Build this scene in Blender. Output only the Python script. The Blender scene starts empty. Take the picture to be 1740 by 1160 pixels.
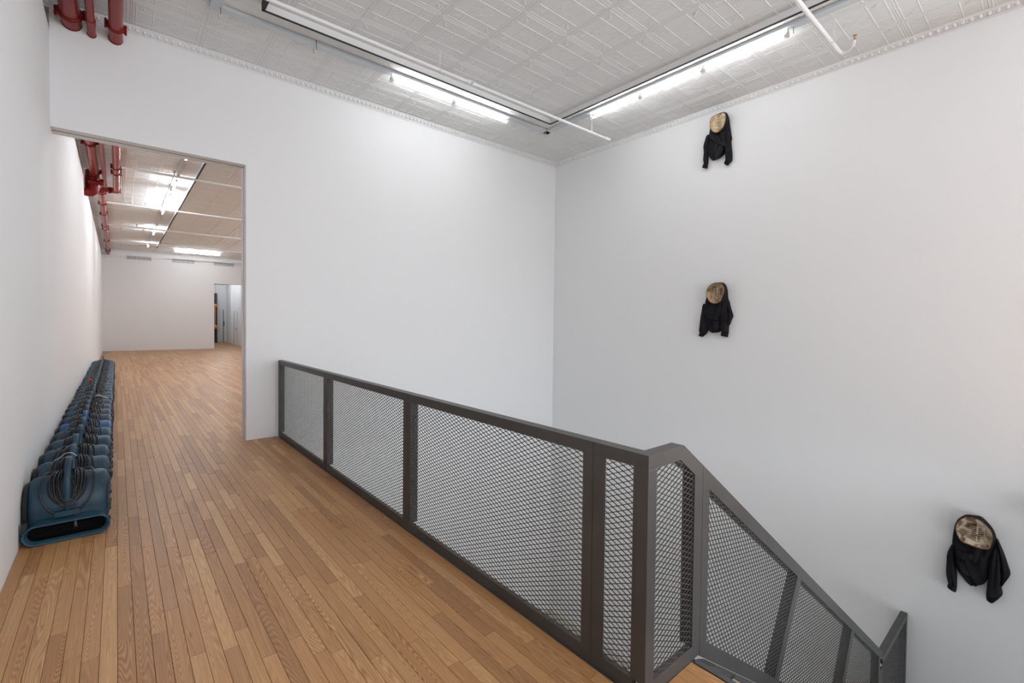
import bpy, bmesh, math, random
from mathutils import Vector, Matrix
random.seed(11)
scene = bpy.context.scene
# ------------------------------------------------------------ camera
YAW, PITCH, ROLL = math.radians(40.222), math.radians(-1.2237), math.radians(0.6165)
F_PX, CYP = 794.44, 564.58
f0 = Vector((math.sin(YAW), math.cos(YAW), 0)); r0 = Vector((math.cos(YAW), -math.sin(YAW), 0)); u0 = Vector((0, 0, 1))
fw = f0 * math.cos(PITCH) + u0 * math.sin(PITCH)
u1 = u0 * math.cos(PITCH) - f0 * math.sin(PITCH)
rt = r0 * math.cos(ROLL) + u1 * math.sin(ROLL)
up = u1 * math.cos(ROLL) - r0 * math.sin(ROLL)
cd = bpy.data.cameras.new('camera'); cam = bpy.data.objects.new('camera', cd)
scene.collection.objects.link(cam); scene.camera = cam
cd.sensor_width = 36.0; cd.lens = F_PX / 1740 * 36.0
cd.shift_y = -(580 - CYP) / 1740
cd.clip_start = 0.05; cd.clip_end = 200
M = Matrix((rt, up, -fw)).transposed().to_4x4(); M.translation = (0, 0, 1.63)
cam.matrix_world = M
# ------------------------------------------------------------ world, exposure
w = bpy.data.worlds.new('world'); scene.world = w; w.use_nodes = True
w.node_tree.nodes['Background'].inputs[0].default_value = (0.9, 0.95, 1, 1)
w.node_tree.nodes['Background'].inputs[1].default_value = 0.3
vs = scene.view_settings
scene.display_settings.display_device = 'sRGB'
vs.view_transform = 'Standard'; vs.look = 'None'; vs.gamma = 1; vs.use_curve_mapping = False
vs.exposure = 0.0
TUBE = 37.0      # strength of a fluorescent tube in the front room
TUBE_BACK = 125.0
# added area lights that fill both levels from out of view
def fill_light(name, loc, sx, sz, power, col=(.90, .975, 1.06), rot=(math.radians(90), 0, 0)):
    l = bpy.data.lights.new(name, 'AREA'); l.shape = 'RECTANGLE'; l.size = sx; l.size_y = sz; l.energy = power; l.color = col
    o = bpy.data.objects.new(name, l); scene.collection.objects.link(o); o.location = loc; o.rotation_euler = rot
fill_light('fill_upper', (2.1, -7.9, 2.5), 5.0, 4.4, 350)
fill_light('fill_lower', (3.6, -7.9, -2.6), 6.4, 3.4, 240)
fill_light('fill_side', (7.1, -2.4, 2.3), 4.6, 3.6, 290, rot=(math.radians(90), 0, math.radians(90)))  # added fill facing the left wall, no window there
scene.cycles.use_denoising = True
scene.cycles.max_bounces = 8; scene.cycles.diffuse_bounces = 6; scene.cycles.glossy_bounces = 3
scene.cycles.sample_clamp_indirect = 4
scene.cycles.caustics_reflective = False; scene.cycles.caustics_refractive = False

# ------------------------------------------------------------ helpers
def new_mat(name):
    m = bpy.data.materials.new(name); m.use_nodes = True
    return m, m.node_tree.nodes, m.node_tree.links, m.node_tree.nodes['Principled BSDF']
def mat(name, col, rough=0.5, metal=0.0, bump=0.0, bscale=60, var=0.0, vscale=8, spec=0.5, coat=0.0):
    m, N, L, b = new_mat(name)
    b.inputs['Base Color'].default_value = (*col, 1)
    b.inputs['Roughness'].default_value = rough; b.inputs['Metallic'].default_value = metal
    b.inputs['Specular IOR Level'].default_value = spec
    b.inputs['Coat Weight'].default_value = coat
    tc = N.new('ShaderNodeTexCoord')
    if var > 0:
        n = N.new('ShaderNodeTexNoise'); n.inputs['Scale'].default_value = vscale; n.inputs['Detail'].default_value = 5
        L.new(tc.outputs['Object'], n.inputs['Vector'])
        r = N.new('ShaderNodeValToRGB'); L.new(n.outputs['Fac'], r.inputs[0])
        r.color_ramp.elements[0].position = .3; r.color_ramp.elements[1].position = .7
        r.color_ramp.elements[0].color = (*[c * (1 - var) for c in col], 1)
        r.color_ramp.elements[1].color = (*[min(1, c * (1 + var)) for c in col], 1)
        L.new(r.outputs[0], b.inputs['Base Color'])
    if bump > 0:
        n2 = N.new('ShaderNodeTexNoise'); n2.inputs['Scale'].default_value = bscale; n2.inputs['Detail'].default_value = 3
        L.new(tc.outputs['Object'], n2.inputs['Vector'])
        bp = N.new('ShaderNodeBump'); bp.inputs['Strength'].default_value = bump; bp.inputs['Distance'].default_value = 0.004
        L.new(n2.outputs['Fac'], bp.inputs['Height']); L.new(bp.outputs['Normal'], b.inputs['Normal'])
    return m
def emit(name, col, s):
    m = bpy.data.materials.new(name); m.use_nodes = True
    N = m.node_tree.nodes; N.clear()
    e = N.new('ShaderNodeEmission'); o = N.new('ShaderNodeOutputMaterial')
    e.inputs[0].default_value = (*col, 1); e.inputs[1].default_value = s
    m.node_tree.links.new(e.outputs[0], o.inputs[0]); return m

class MB:
    def __init__(s): s.v = []; s.f = []; s.sm = []
    def add(s, vs, fs, smooth=False):
        n = len(s.v); s.v += [tuple(v) for v in vs]
        s.f += [tuple(i + n for i in f) for f in fs]; s.sm += [smooth] * len(fs)
        return s
    def box(s, x0, y0, z0, x1, y1, z1):
        x0, x1 = sorted((x0, x1)); y0, y1 = sorted((y0, y1)); z0, z1 = sorted((z0, z1))
        return s.add([(x0,y0,z0),(x1,y0,z0),(x1,y1,z0),(x0,y1,z0),(x0,y0,z1),(x1,y0,z1),(x1,y1,z1),(x0,y1,z1)],
              [(3,2,1,0),(4,5,6,7),(0,1,5,4),(1,2,6,5),(2,3,7,6),(3,0,4,7)])
    def prism(s, poly, axis, a0, a1, smooth=False):
        """poly: 2D points in the plane across 'axis' (x: (y,z); y: (x,z); z: (x,y))"""
        n = len(poly)
        def P(p, a):
            return {'x': (a, p[0], p[1]), 'y': (p[0], a, p[1]), 'z': (p[0], p[1], a)}[axis]
        vs = [P(p, a0) for p in poly] + [P(p, a1) for p in poly]
        s.add(vs, [tuple(range(n))[::-1], tuple(range(n, 2 * n))])
        s.add(vs, [(i, (i + 1) % n, n + (i + 1) % n, n + i) for i in range(n)], smooth)
        return s
    def bar(s, a, b, w, h, upv=(0, 0, 1)):
        a, b = Vector(a), Vector(b); d = (b - a).normalized(); u = Vector(upv)
        sd = d.cross(u)
        if sd.length < 1e-5: sd = d.cross(Vector((1, 0, 0)))
        sd.normalize(); u = sd.cross(d).normalized()
        vs = []
        for p in (a, b):
            for i, j in ((-1,-1),(1,-1),(1,1),(-1,1)): vs.append(p + sd * w / 2 * i + u * h / 2 * j)
        return s.add(vs, [(3,2,1,0),(4,5,6,7),(0,1,5,4),(1,2,6,5),(2,3,7,6),(3,0,4,7)])
    def tube(s, pts, r, n=10, closed=False, caps=True, smooth=True):
        pts = [Vector(p) for p in pts]; k = len(pts); rs = r if isinstance(r, (list, tuple)) else [r] * k
        vs = []; fs = []; prev = None
        for i, p in enumerate(pts):
            if closed: d = pts[(i + 1) % k] - pts[i - 1]
            elif i == 0: d = pts[1] - pts[0]
            elif i == k - 1: d = pts[-1] - pts[-2]
            else: d = pts[i + 1] - pts[i - 1]
            if d.length < 1e-9: d = Vector((0, 0, 1))
            d.normalize()
            if prev is None:
                u = d.orthogonal().normalized()
            else:
                u = prev - d * prev.dot(d)
                u = u.normalized() if u.length > 1e-6 else d.orthogonal().normalized()
            prev = u; v = d.cross(u)
            for j in range(n):
                a = 2 * math.pi * j / n
                vs.append(p + (u * math.cos(a) + v * math.sin(a)) * rs[i])
        m = k if closed else k - 1
        for i in range(m):
            for j in range(n):
                a, b = i * n + j, i * n + (j + 1) % n
                c, d2 = ((i + 1) % k) * n + (j + 1) % n, ((i + 1) % k) * n + j
                fs.append((a, b, c, d2))
        s.add(vs, fs, smooth)
        if caps and not closed:
            s.add(vs, [tuple(range(n))[::-1], tuple(range((k - 1) * n, k * n))])
        return s
    def cyl(s, a, b, r, n=16, r2=None):
        return s.tube([a, b], [r, r if r2 is None else r2], n)
    def mesh(s, name, m):
        me = bpy.data.meshes.new(name); me.from_pydata(s.v, [], s.f)
        me.polygons.foreach_set('use_smooth', s.sm)
        if m: me.materials.append(m)
        me.update(); return me
    def build(s, name, m, parent=None, kind=None, bevel=0, label=None):
        o = bpy.data.objects.new(name, s.mesh(name, m)); scene.collection.objects.link(o)
        if parent: o.parent = parent; o.matrix_parent_inverse = parent_inv(parent)
        if kind: o['kind'] = kind
        if label: o['label'] = label
        if bevel:
            bv = o.modifiers.new('bevel', 'BEVEL'); bv.width = bevel; bv.segments = 2; bv.limit_method = 'ANGLE'
        return o
def parent_inv(p):
    # parts are modelled in world coordinates: cancel the parents' placement
    mw = Matrix.Identity(4); q = p; chain = []
    while q: chain.append(q); q = q.parent
    for q in reversed(chain): mw = mw @ q.matrix_parent_inverse @ q.matrix_basis
    return mw.inverted()
def empty(name, loc, label, cat, group=None):
    o = bpy.data.objects.new(name, None); scene.collection.objects.link(o)
    o.location = loc; o.empty_display_size = .1
    return tag(o, label, cat, group)
def tag(o, label, cat, group=None):
    o['label'] = label; o['category'] = cat
    if group: o['group'] = group
    return o
def structure(o): o['kind'] = 'structure'; return o
def fix_normals(o):
    bm = bmesh.new(); bm.from_mesh(o.data); bmesh.ops.recalc_face_normals(bm, faces=bm.faces); bm.to_mesh(o.data); bm.free(); return o

# ------------------------------------------------------------ key dimensions (metres)
LX, W2X, W1Y, W1B, ENDY, BACKY = -0.535, 7.17, 7.10, 7.39, 30.45, -8.0
CZ = 5.03          # ceiling
LOWZ = -4.60       # lower floor of the stairwell
RX = 1.725         # edge of the upper floor (guardrail plane)
SY = 1.13          # plane of the stair railing
FX = 2.128         # top nosing of the stairs

# ------------------------------------------------------------ materials
m_wall = mat('white_wall_paint', (.80, .805, .81), .75, bump=.10, bscale=180, spec=.25)
m_wall_l = m_wall
m_ceil = mat('ceiling_paint', (.72, .725, .72), .62, bump=.15, bscale=90, spec=.3)
m_trim = mat('cornice_paint', (.78, .785, .79), .5, spec=.35)
m_steel = mat('dark_steel', (.060, .058, .056), .42, .25, var=.12, vscale=5, spec=.5)
m_steel2 = mat('grey_steel_nosing', (.10, .10, .10), .5, .3)
m_white_metal = mat('white_metal', (.74, .745, .745), .45)
m_alu = mat('pale_grey_metal', (.56, .60, .63), .45, .1)
m_black = mat('black_rubber', (.012, .012, .013), .55)
m_dark = mat('black_edge', (.02, .018, .016), .7)
m_red = mat('red_pipe_paint', (.23, .015, .009), .32, coat=0, var=.08, vscale=4, spec=.3)
m_redd = mat('dark_red_coupling_paint', (.17, .004, .003), .4, spec=.3)
m_lowfloor = mat('lower_floor_concrete', (.50, .45, .38), .5, var=.06)
m_slab = mat('subfloor_dark', (.03, .02, .015), .9)
m_brass = mat('brass', (.55, .33, .16), .35, .8)
m_holder = mat('lampholder_plastic', (.62, .61, .58), .5)
m_vent = mat('grille_grey', (.68, .68, .68), .5)
m_ventb = mat('grille_backing', (.42, .42, .42), .8)
m_tube = emit('fluorescent_tube', (.98, 1.0, 1.01), TUBE)
m_tubeb = emit('fluorescent_tube_back', (.96, 1.0, 1.05), TUBE_BACK)
m_tubec = emit('hidden_fill_tube', (.95, 1.0, 1.06), TUBE_BACK * 3.4)  # extra bright emission for the added, unseen gallery row
m_tubel = emit('lower_fill_tube', (1.0, .985, .97), 38.0)  # emission of the added tubes on the lower level

def wood_mat(name, island=False):
    m, N, L, b = new_mat(name)
    geo = N.new('ShaderNodeNewGeometry'); oi = N.new('ShaderNodeObjectInfo')
    rnd = geo.outputs['Random Per Island'] if island else oi.outputs['Random']
    def math_(op, a, bb):
        n = N.new('ShaderNodeMath'); n.operation = op
        for i, v in enumerate((a, bb)):
            if isinstance(v, (int, float)): n.inputs[i].default_value = v
            else: L.new(v, n.inputs[i])
        return n.outputs[0]
    r7 = math_('FRACT', math_('MULTIPLY', rnd, 7.31), 0)
    r13 = math_('FRACT', math_('MULTIPLY', rnd, 13.7), 0)
    r29 = math_('FRACT', math_('MULTIPLY', rnd, 29.3), 0)
    comb = N.new('ShaderNodeCombineXYZ'); L.new(math_('MULTIPLY', rnd, 37.0), comb.inputs[0]); L.new(math_('MULTIPLY', r7, 53.0), comb.inputs[1]); L.new(math_('MULTIPLY', r13, 11.0), comb.inputs[2])
    va = N.new('ShaderNodeVectorMath'); va.operation = 'ADD'
    L.new(geo.outputs['Position'], va.inputs[0]); L.new(comb.outputs[0], va.inputs[1])
    def scaled(sx, sy):
        v = N.new('ShaderNodeVectorMath'); v.operation = 'MULTIPLY'; v.inputs[1].default_value = (sx, sy, 1)
        L.new(va.outputs[0], v.inputs[0]); return v.outputs[0]
    # plain fine streaks
    n1 = N.new('ShaderNodeTexNoise'); n1.inputs['Scale'].default_value = 1; n1.inputs['Detail'].default_value = 6; n1.inputs['Roughness'].default_value = .65
    L.new(scaled(160, 3.0), n1.inputs['Vector'])
    # growth rings: contour lines of a long noise field
    n2 = N.new('ShaderNodeTexNoise'); n2.inputs['Scale'].default_value = 1; n2.inputs['Detail'].default_value = 1.2; n2.inputs['Roughness'].default_value = .4
    L.new(scaled(9, .55), n2.inputs['Vector'])
    rings = math_('MULTIPLY', n2.outputs['Fac'], math_('ADD', 30, math_('MULTIPLY', r29, 60)))
    fr = math_('FRACT', rings, 0)
    tri = math_('ABSOLUTE', math_('SUBTRACT', fr, .5), 0)
    ring = N.new('ShaderNodeMapRange'); ring.inputs[1].default_value = .05; ring.inputs[2].default_value = .45; ring.inputs[3].default_value = 0; ring.inputs[4].default_value = 1
    L.new(tri, ring.inputs[0])
    strength = math_('POWER', r7, 1.6)
    # board tone
    ramp = N.new('ShaderNodeValToRGB'); L.new(r13, ramp.inputs[0])
    els = ramp.color_ramp.elements
    cols = [(0.0, (.38, .20, .088)), (.15, (.43, .232, .10)), (.4, (.475, .258, .110)), (.65, (.505, .280, .122)), (.88, (.55, .32, .145)), (1.0, (.60, .375, .18))]
    els[0].position, els[0].color = cols[0][0], (*cols[0][1], 1); els[1].position, els[1].color = cols[-1][0], (*cols[-1][1], 1)
    for p, c in cols[1:-1]:
        e = els.new(p); e.color = (*c, 1)
    mx = N.new('ShaderNodeMix'); mx.data_type = 'RGBA'; mx.blend_type = 'MULTIPLY'
    L.new(ramp.outputs[0], mx.inputs[6])
    sr = N.new('ShaderNodeValToRGB'); L.new(n1.outputs['Fac'], sr.inputs[0])
    sr.color_ramp.elements[0].position = .30; sr.color_ramp.elements[0].color = (.72, .66, .6, 1)
    sr.color_ramp.elements[1].position = .62; sr.color_ramp.elements[1].color = (1.06, 1.05, 1.04, 1)
    L.new(sr.outputs[0], mx.inputs[7]); mx.inputs[0].default_value = .8
    mx2 = N.new('ShaderNodeMix'); mx2.data_type = 'RGBA'; mx2.blend_type = 'MULTIPLY'
    L.new(mx.outputs[2], mx2.inputs[6])
    rr = N.new('ShaderNodeValToRGB'); L.new(ring.outputs[0], rr.inputs[0])
    rr.color_ramp.elements[0].color = (1.05, 1.05, 1.05, 1); rr.color_ramp.elements[1].color = (.58, .48, .39, 1)
    L.new(rr.outputs[0], mx2.inputs[7]); L.new(math_('ADD', math_('MULTIPLY', strength, .75), .25), mx2.inputs[0])
    # rare knots / dark marks
    vo = N.new('ShaderNodeTexVoronoi'); vo.inputs['Scale'].default_value = 1; L.new(scaled(7, 1.6), vo.inputs['Vector'])
    kn = N.new('ShaderNodeMapRange'); kn.inputs[1].default_value = .03; kn.inputs[2].default_value = .085; kn.inputs[3].default_value = .75; kn.inputs[4].default_value = 0
    L.new(vo.outputs['Distance'], kn.inputs[0])
    n5 = N.new('ShaderNodeTexNoise'); n5.inputs['Scale'].default_value = .9; L.new(geo.outputs['Position'], n5.inputs['Vector'])
    gate = N.new('ShaderNodeMapRange'); gate.inputs[1].default_value = .52; gate.inputs[2].default_value = .56
    L.new(n5.outputs['Fac'], gate.inputs[0])
    mx3 = N.new('ShaderNodeMix'); mx3.data_type = 'RGBA'
    L.new(mx2.outputs[2], mx3.inputs[6]); mx3.inputs[7].default_value = (.09, .055, .035, 1)
    L.new(math_('MULTIPLY', kn.outputs[0], gate.outputs[0]), mx3.inputs[0])
    L.new(mx3.outputs[2], b.inputs['Base Color'])
    b.inputs['Roughness'].default_value = .40; b.inputs['Specular IOR Level'].default_value = .38
    bp = N.new('ShaderNodeBump'); bp.inputs['Strength'].default_value = .12; bp.inputs['Distance'].default_value = .001
    L.new(n1.outputs['Fac'], bp.inputs['Height']); L.new(bp.outputs['Normal'], b.inputs['Normal'])
    return m
m_plank = wood_mat('oak_plank')
m_boards = wood_mat('oak_boards_joined', True)

def obj_rand_mat(name, col, rough, spread=.25, dust=.12):
    m, N, L, b = new_mat(name)
    oi = N.new('ShaderNodeObjectInfo'); tc = N.new('ShaderNodeTexCoord')
    hv = N.new('ShaderNodeHueSaturation'); hv.inputs['Color'].default_value = (*col, 1)
    mr = N.new('ShaderNodeMapRange'); mr.inputs[3].default_value = 1 - spread; mr.inputs[4].default_value = 1 + spread
    L.new(oi.outputs['Random'], mr.inputs[0]); L.new(mr.outputs[0], hv.inputs['Value'])
    n = N.new('ShaderNodeTexNoise'); n.inputs['Scale'].default_value = 9; n.inputs['Detail'].default_value = 8; n.inputs['Roughness'].default_value = .7
    L.new(tc.outputs['Object'], n.inputs['Vector'])
    r = N.new('ShaderNodeMapRange'); r.inputs[1].default_value = .45; r.inputs[2].default_value = .8; r.inputs[4].default_value = dust * 2.5
    L.new(n.outputs['Fac'], r.inputs[0])
    mx = N.new('ShaderNodeMix'); mx.data_type = 'RGBA'; L.new(r.outputs[0], mx.inputs[0]); L.new(hv.outputs[0], mx.inputs[6]); mx.inputs[7].default_value = (.12, .135, .14, 1)
    L.new(mx.outputs[2], b.inputs['Base Color']); b.inputs['Roughness'].default_value = rough; b.inputs['Specular IOR Level'].default_value = .35
    return m
m_blue = obj_rand_mat('slate_blue_plastic', (.0135, .048, .078), .45, .25, .10)
m_blue2 = obj_rand_mat('bright_blue_plastic', (.012, .080, .20), .40, .02, .05)
m_bluef = obj_rand_mat('foot_plastic', (.018, .035, .05), .6)
m_cord = mat('black_cord', (.014, .014, .015), .38)
m_void = mat('outlet_interior', (.004, .004, .004), .8, spec=.1)
m_whitecord = mat('white_tie', (.6, .6, .58), .5)
m_orange = mat('orange_plastic', (.55, .06, .015), .5)

TD = .065   # depth of the railing tubes
# ------------------------------------------------------------ walls
def wall(name, m, *boxes):
    b = MB()
    for q in boxes: b.box(*q)
    return structure(b.build(name, m))
wl = wall('wall_left', m_wall, (LX - .22, BACKY, LOWZ, LX, ENDY, 4.715), (LX - .45, BACKY, 4.6, LX - .22, ENDY, CZ))
OX, OZ = 1.327, 3.69                      # opening: right jamb and head
# front/back skins of the pocket wall with the track groove between them
b = MB()
for y0, y1 in ((W1Y, 7.225), (7.265, W1B)):
    b.box(OX, y0, -.35, W2X, y1, CZ); b.box(LX, y0, OZ, OX, y1, CZ)
b.box(OX + .06, 7.225, -.35, W2X, 7.265, CZ); b.box(LX, 7.225, OZ + .05, OX + .06, 7.265, CZ)
b.box(RX, W1Y, LOWZ, W2X, W1B, -.35)
structure(b.build('wall_opening', m_wall))
wall('wall_right', m_wall, (W2X, BACKY, LOWZ, W2X + .2, W1B, CZ))
wall('wall_behind', m_wall, (LX - .2, BACKY - .2, LOWZ, W2X + .2, BACKY, CZ))
wall('wall_gallery_right', m_wall, (W2X, W1B, -.2, W2X + .2, ENDY, CZ))
# end wall of the gallery with the far doorway
DX0, DX1, DZ = 4.13, 5.75, 3.595
wall('wall_end', m_wall, (LX - .22, ENDY, -.2, DX0, ENDY + .25, CZ), (DX0, ENDY, DZ, DX1, ENDY + .25, CZ), (DX1, ENDY, -.2, W2X + .2, ENDY + .25, CZ))
# lower level
wall('wall_lower_side', m_wall, (LX, W1Y, LOWZ, RX, W1B, -.35))
fl = structure(MB().box(LX, BACKY, LOWZ - .1, W2X, W1Y, LOWZ).build('floor_lower', m_lowfloor))
structure(MB().box(LX, 7.228, OZ + .004, OX + .02, 7.262, OZ + .05).box(OX + .012, 7.228, 0, OX + .06, 7.262, OZ + .004).build('trim_7', mat('door_track', (.10, .10, .09), .6)))
# ceilings
structure(MB().box(LX - .45, BACKY, CZ, W2X + .2, ENDY + .25, CZ + .15).build('ceiling_deck', m_ceil))
structure(MB().box(LX, BACKY, -.35, RX, W1Y, -.33).box(RX, BACKY, -.35, FX, SY, -.33).box(RX, BACKY, -.35, W2X, -.12, -.33).build('ceiling_lower', m_wall))

# ------------------------------------------------------------ upper floor: planks
PW = .0662
floor = structure(MB().box(LX, BACKY, -.33, RX, ENDY, -.021).box(RX, BACKY, -.33, FX, SY, -.021).box(RX, BACKY, -.33, W2X, -.12, -.021)
                  .box(RX, W1B, -.33, W2X, ENDY, -.021).box(LX, ENDY, -.33, W2X, 39.2, -.021).build('floor', m_slab))
rng = random.Random(5)
plank_meshes = {}
def plank_box(b, x0, x1, y0, y1, z):
    g = .0007; c = .0012
    xa, xb, ya, yb = x0 + g, x1 - g, y0 + g, y1 - g
    b.add([(xa,ya,-.02),(xb,ya,-.02),(xb,yb,-.02),(xa,yb,-.02),
           (xa,ya,z-c),(xb,ya,z-c),(xb,yb,z-c),(xa,yb,z-c),
           (xa+c,ya+c,z),(xb-c,ya+c,z),(xb-c,yb-c,z),(xa+c,yb-c,z)],
          [(0,1,5,4),(1,2,6,5),(2,3,7,6),(3,0,4,7),(4,5,9,8),(5,6,10,9),(6,7,11,10),(7,4,8,11),(8,9,10,11)])
joined = MB(); cand = []
x = LX; row = 0
while x < W2X - .01:
    x1 = min(x + PW, W2X)
    y = BACKY - rng.random() * 1.2
    while y < ENDY + 8.5:
        L_ = rng.choice([.45, .6, .75, .9, 1.05, 1.2, 1.4, 1.7, 2.1])
        if y > 10: L_ *= 1.3
        ya, yb = max(y, BACKY), min(y + L_, 39.1)
        y += L_
        if yb - ya < .03: continue
        segs = []
        xm = (x + x1) / 2
        def clip(a, b_):
            lo, hi = max(ya, a), min(yb, b_)
            if hi - lo > .02: segs.append((lo, hi))
        if xm < RX: clip(BACKY, 60)
        elif xm < FX:
            clip(BACKY, SY - .0); clip(W1B, 60)
        else:
            clip(BACKY, -.12); clip(W1B, 60)
        for lo, hi in segs:
            # rows pass under the pocket wall only through the opening
            z = rng.uniform(-.0006, .0006)
            vis = xm < FX and lo < 6.9 and hi > 1.0 and (xm < RX or hi > .8)
            if vis: vis = (hi > 1.0 + max(0, (-xm - .2)) * 3)
            x1c = min(x1, FX) if (xm < FX and hi <= SY + .001) else (min(x1, RX) if xm < RX and hi < W1Y else x1)
            if vis: cand.append((x, x1c, lo, hi, z))
            else: plank_box(joined, x, x1c, lo, hi, z)
    x = x1; row += 1
cand.sort(key=lambda c: (c[2]))
for c in cand[300:]: plank_box(joined, *c)
for c in cand[:300]:
    key = (round(c[1] - c[0], 4), round(c[3] - c[2], 3))
    if key not in plank_meshes:
        bb = MB(); plank_box(bb, 0, key[0], 0, key[1], 0); plank_meshes[key] = bb.mesh('plank', m_plank)
    o = bpy.data.objects.new('plank', plank_meshes[key]); scene.collection.objects.link(o)
    o.location = (c[0], c[2], c[4]); o.parent = floor
joined.build('distant_boards', m_boards, floor, kind='stuff')
# steel edge of the floor opening
e = MB(); e.box(RX - .0, SY, -.34, RX + TD + .004, W1Y, -.012); e.box(RX + TD + .004, SY, -.34, FX + .03, SY + TD + .022, -.012)
structure(e.build('trim_1', m_steel2))

# ------------------------------------------------------------ pressed tin ceiling panels
GP = .654
def ridge(b, p, q, w_, h):
    p = Vector((*p, 0)); q = Vector((*q, 0)); d = (q - p).normalized(); n = Vector((-d.y, d.x, 0)) * w_ / 2
    up_ = Vector((0, 0, -h))
    b.add([p - n, p + n, q + n, q - n, p + up_, q + up_], [(0, 3, 5, 4), (1, 4, 5, 2), (0, 4, 1), (3, 2, 5)])
def tin_panel(detail=True):
    b = MB(); S = GP
    b.add([(.0008,.0008,0),(.0008,S-.0008,0),(S-.0008,S-.0008,0),(S-.0008,.0008,0)], [(0,1,2,3)])
    b.add([(0.0008,.0008,0),(.0008,S-.0008,0),(S-.0008,S-.0008,0),(S-.0008,.0008,0),(0.0008,.0008,.008),(.0008,S-.0008,.008),(S-.0008,S-.0008,.008),(S-.0008,.0008,.008)],
          [(0,4,5,1),(1,5,6,2),(2,6,7,3),(3,7,4,0)])
    def frame(i, w_, h):
        a, c = i * S, (1 - i) * S
        for p, q in (((a,a),(c,a)),((c,a),(c,c)),((c,c),(a,c)),((a,c),(a,a))): ridge(b, p, q, w_, h)
    frame(.014, .007, .0028); frame(.058, .009, .0042)
    k0, k1, e0, e1 = .29, .71, .062, .938
    for k in (k0, k1):
        ridge(b, (k*S, e0*S), (k*S, e1*S), .012, .0034); ridge(b, (e0*S, k*S), (e1*S, k*S), .011, .0052)
    if detail:
        n = 5; a, c = k0 + .015, k1 - .015; W = c - a
        for i in range(1, n):          # lattice of the centre square
            t = W * i / n
            for (p, q) in (((a + t, a), (c, c - t)), ((a, a + t), (c - t, c)), ((a + t, a), (a, a + t)), ((c, a + t), (a + t, c))):
                ridge(b, (p[0]*S, p[1]*S), (q[0]*S, q[1]*S), .004, .0025)
        for cx, cy in ((0, 0), (1, 0), (1, 1), (0, 1)):     # leaf in each corner square
            def T(u, v):
                return ((u if cx == 0 else 1 - u) * S, (v if cy == 0 else 1 - v) * S)
            tip = Vector((*T(.255, .255), -.001)); root = Vector((*T(.085, .085), -.001))
            mid = (tip + root) / 2; d = (tip - root).normalized(); s_ = Vector((-d.y, d.x, 0))
            b.add([root, mid + s_ * .022, tip, mid - s_ * .022, mid + Vector((0, 0, -.006))], [(0,1,4),(1,2,4),(2,3,4),(3,0,4)])
            for kk in (.35, .6):
                bp_ = root.lerp(tip, kk)
                for sg in (-1, 1):
                    e_ = bp_ + s_ * sg * .042 + d * .018
                    b.add([bp_ - d * .010, bp_ + d * .012, e_, bp_ + s_ * sg * .018 + Vector((0, 0, -.004))], [(0,1,3),(1,2,3),(2,0,3)])
    return b
tin = tin_panel().mesh('ceiling_panel', m_ceil)
tin_lo = tin_panel(False)
ceil_parent = structure(MB().box(LX - .2, BACKY, CZ - .004, W2X, ENDY, CZ - .001).build('ceiling', m_ceil))
X0, Y0 = .146, 6.49
far_tin = MB(); npan = 0
i0, i1 = -2, 11
for i in range(i0, i1):
    for j in range(-17, 38):
        xx, yy = X0 + i * GP, Y0 + j * GP
        if yy > ENDY - .3 or yy < BACKY: continue
        cx_, cy_ = xx + GP / 2, yy + GP / 2
        front = cy_ < 7.2
        # seen from the room's middle: in front of the camera's picture plane
        dcam = (Vector((cx_, cy_, 0))).dot(f0); side = Vector((cx_, cy_, 0)).dot(r0)
        see = dcam > .5 and abs(side) < dcam * 1.25 and (CZ - 1.63) / dcam < .86
        if see and (front or (cy_ < 13.5 and cx_ < 3.0)) and npan < 295:
            o = bpy.data.objects.new('ceiling_panel', tin); scene.collection.objects.link(o)
            o.location = (xx, yy, CZ - .012); o.parent = ceil_parent; npan += 1
        elif see or not front:
            n = len(far_tin.v)
            far_tin.v += [(v[0] + xx, v[1] + yy, v[2] + CZ - .012) for v in tin_lo.v]
            far_tin.f += [tuple(q + n for q in f) for f in tin_lo.f]; far_tin.sm += tin_lo.sm
far_tin.build('distant_panels', m_ceil, ceil_parent, kind='stuff')

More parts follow.
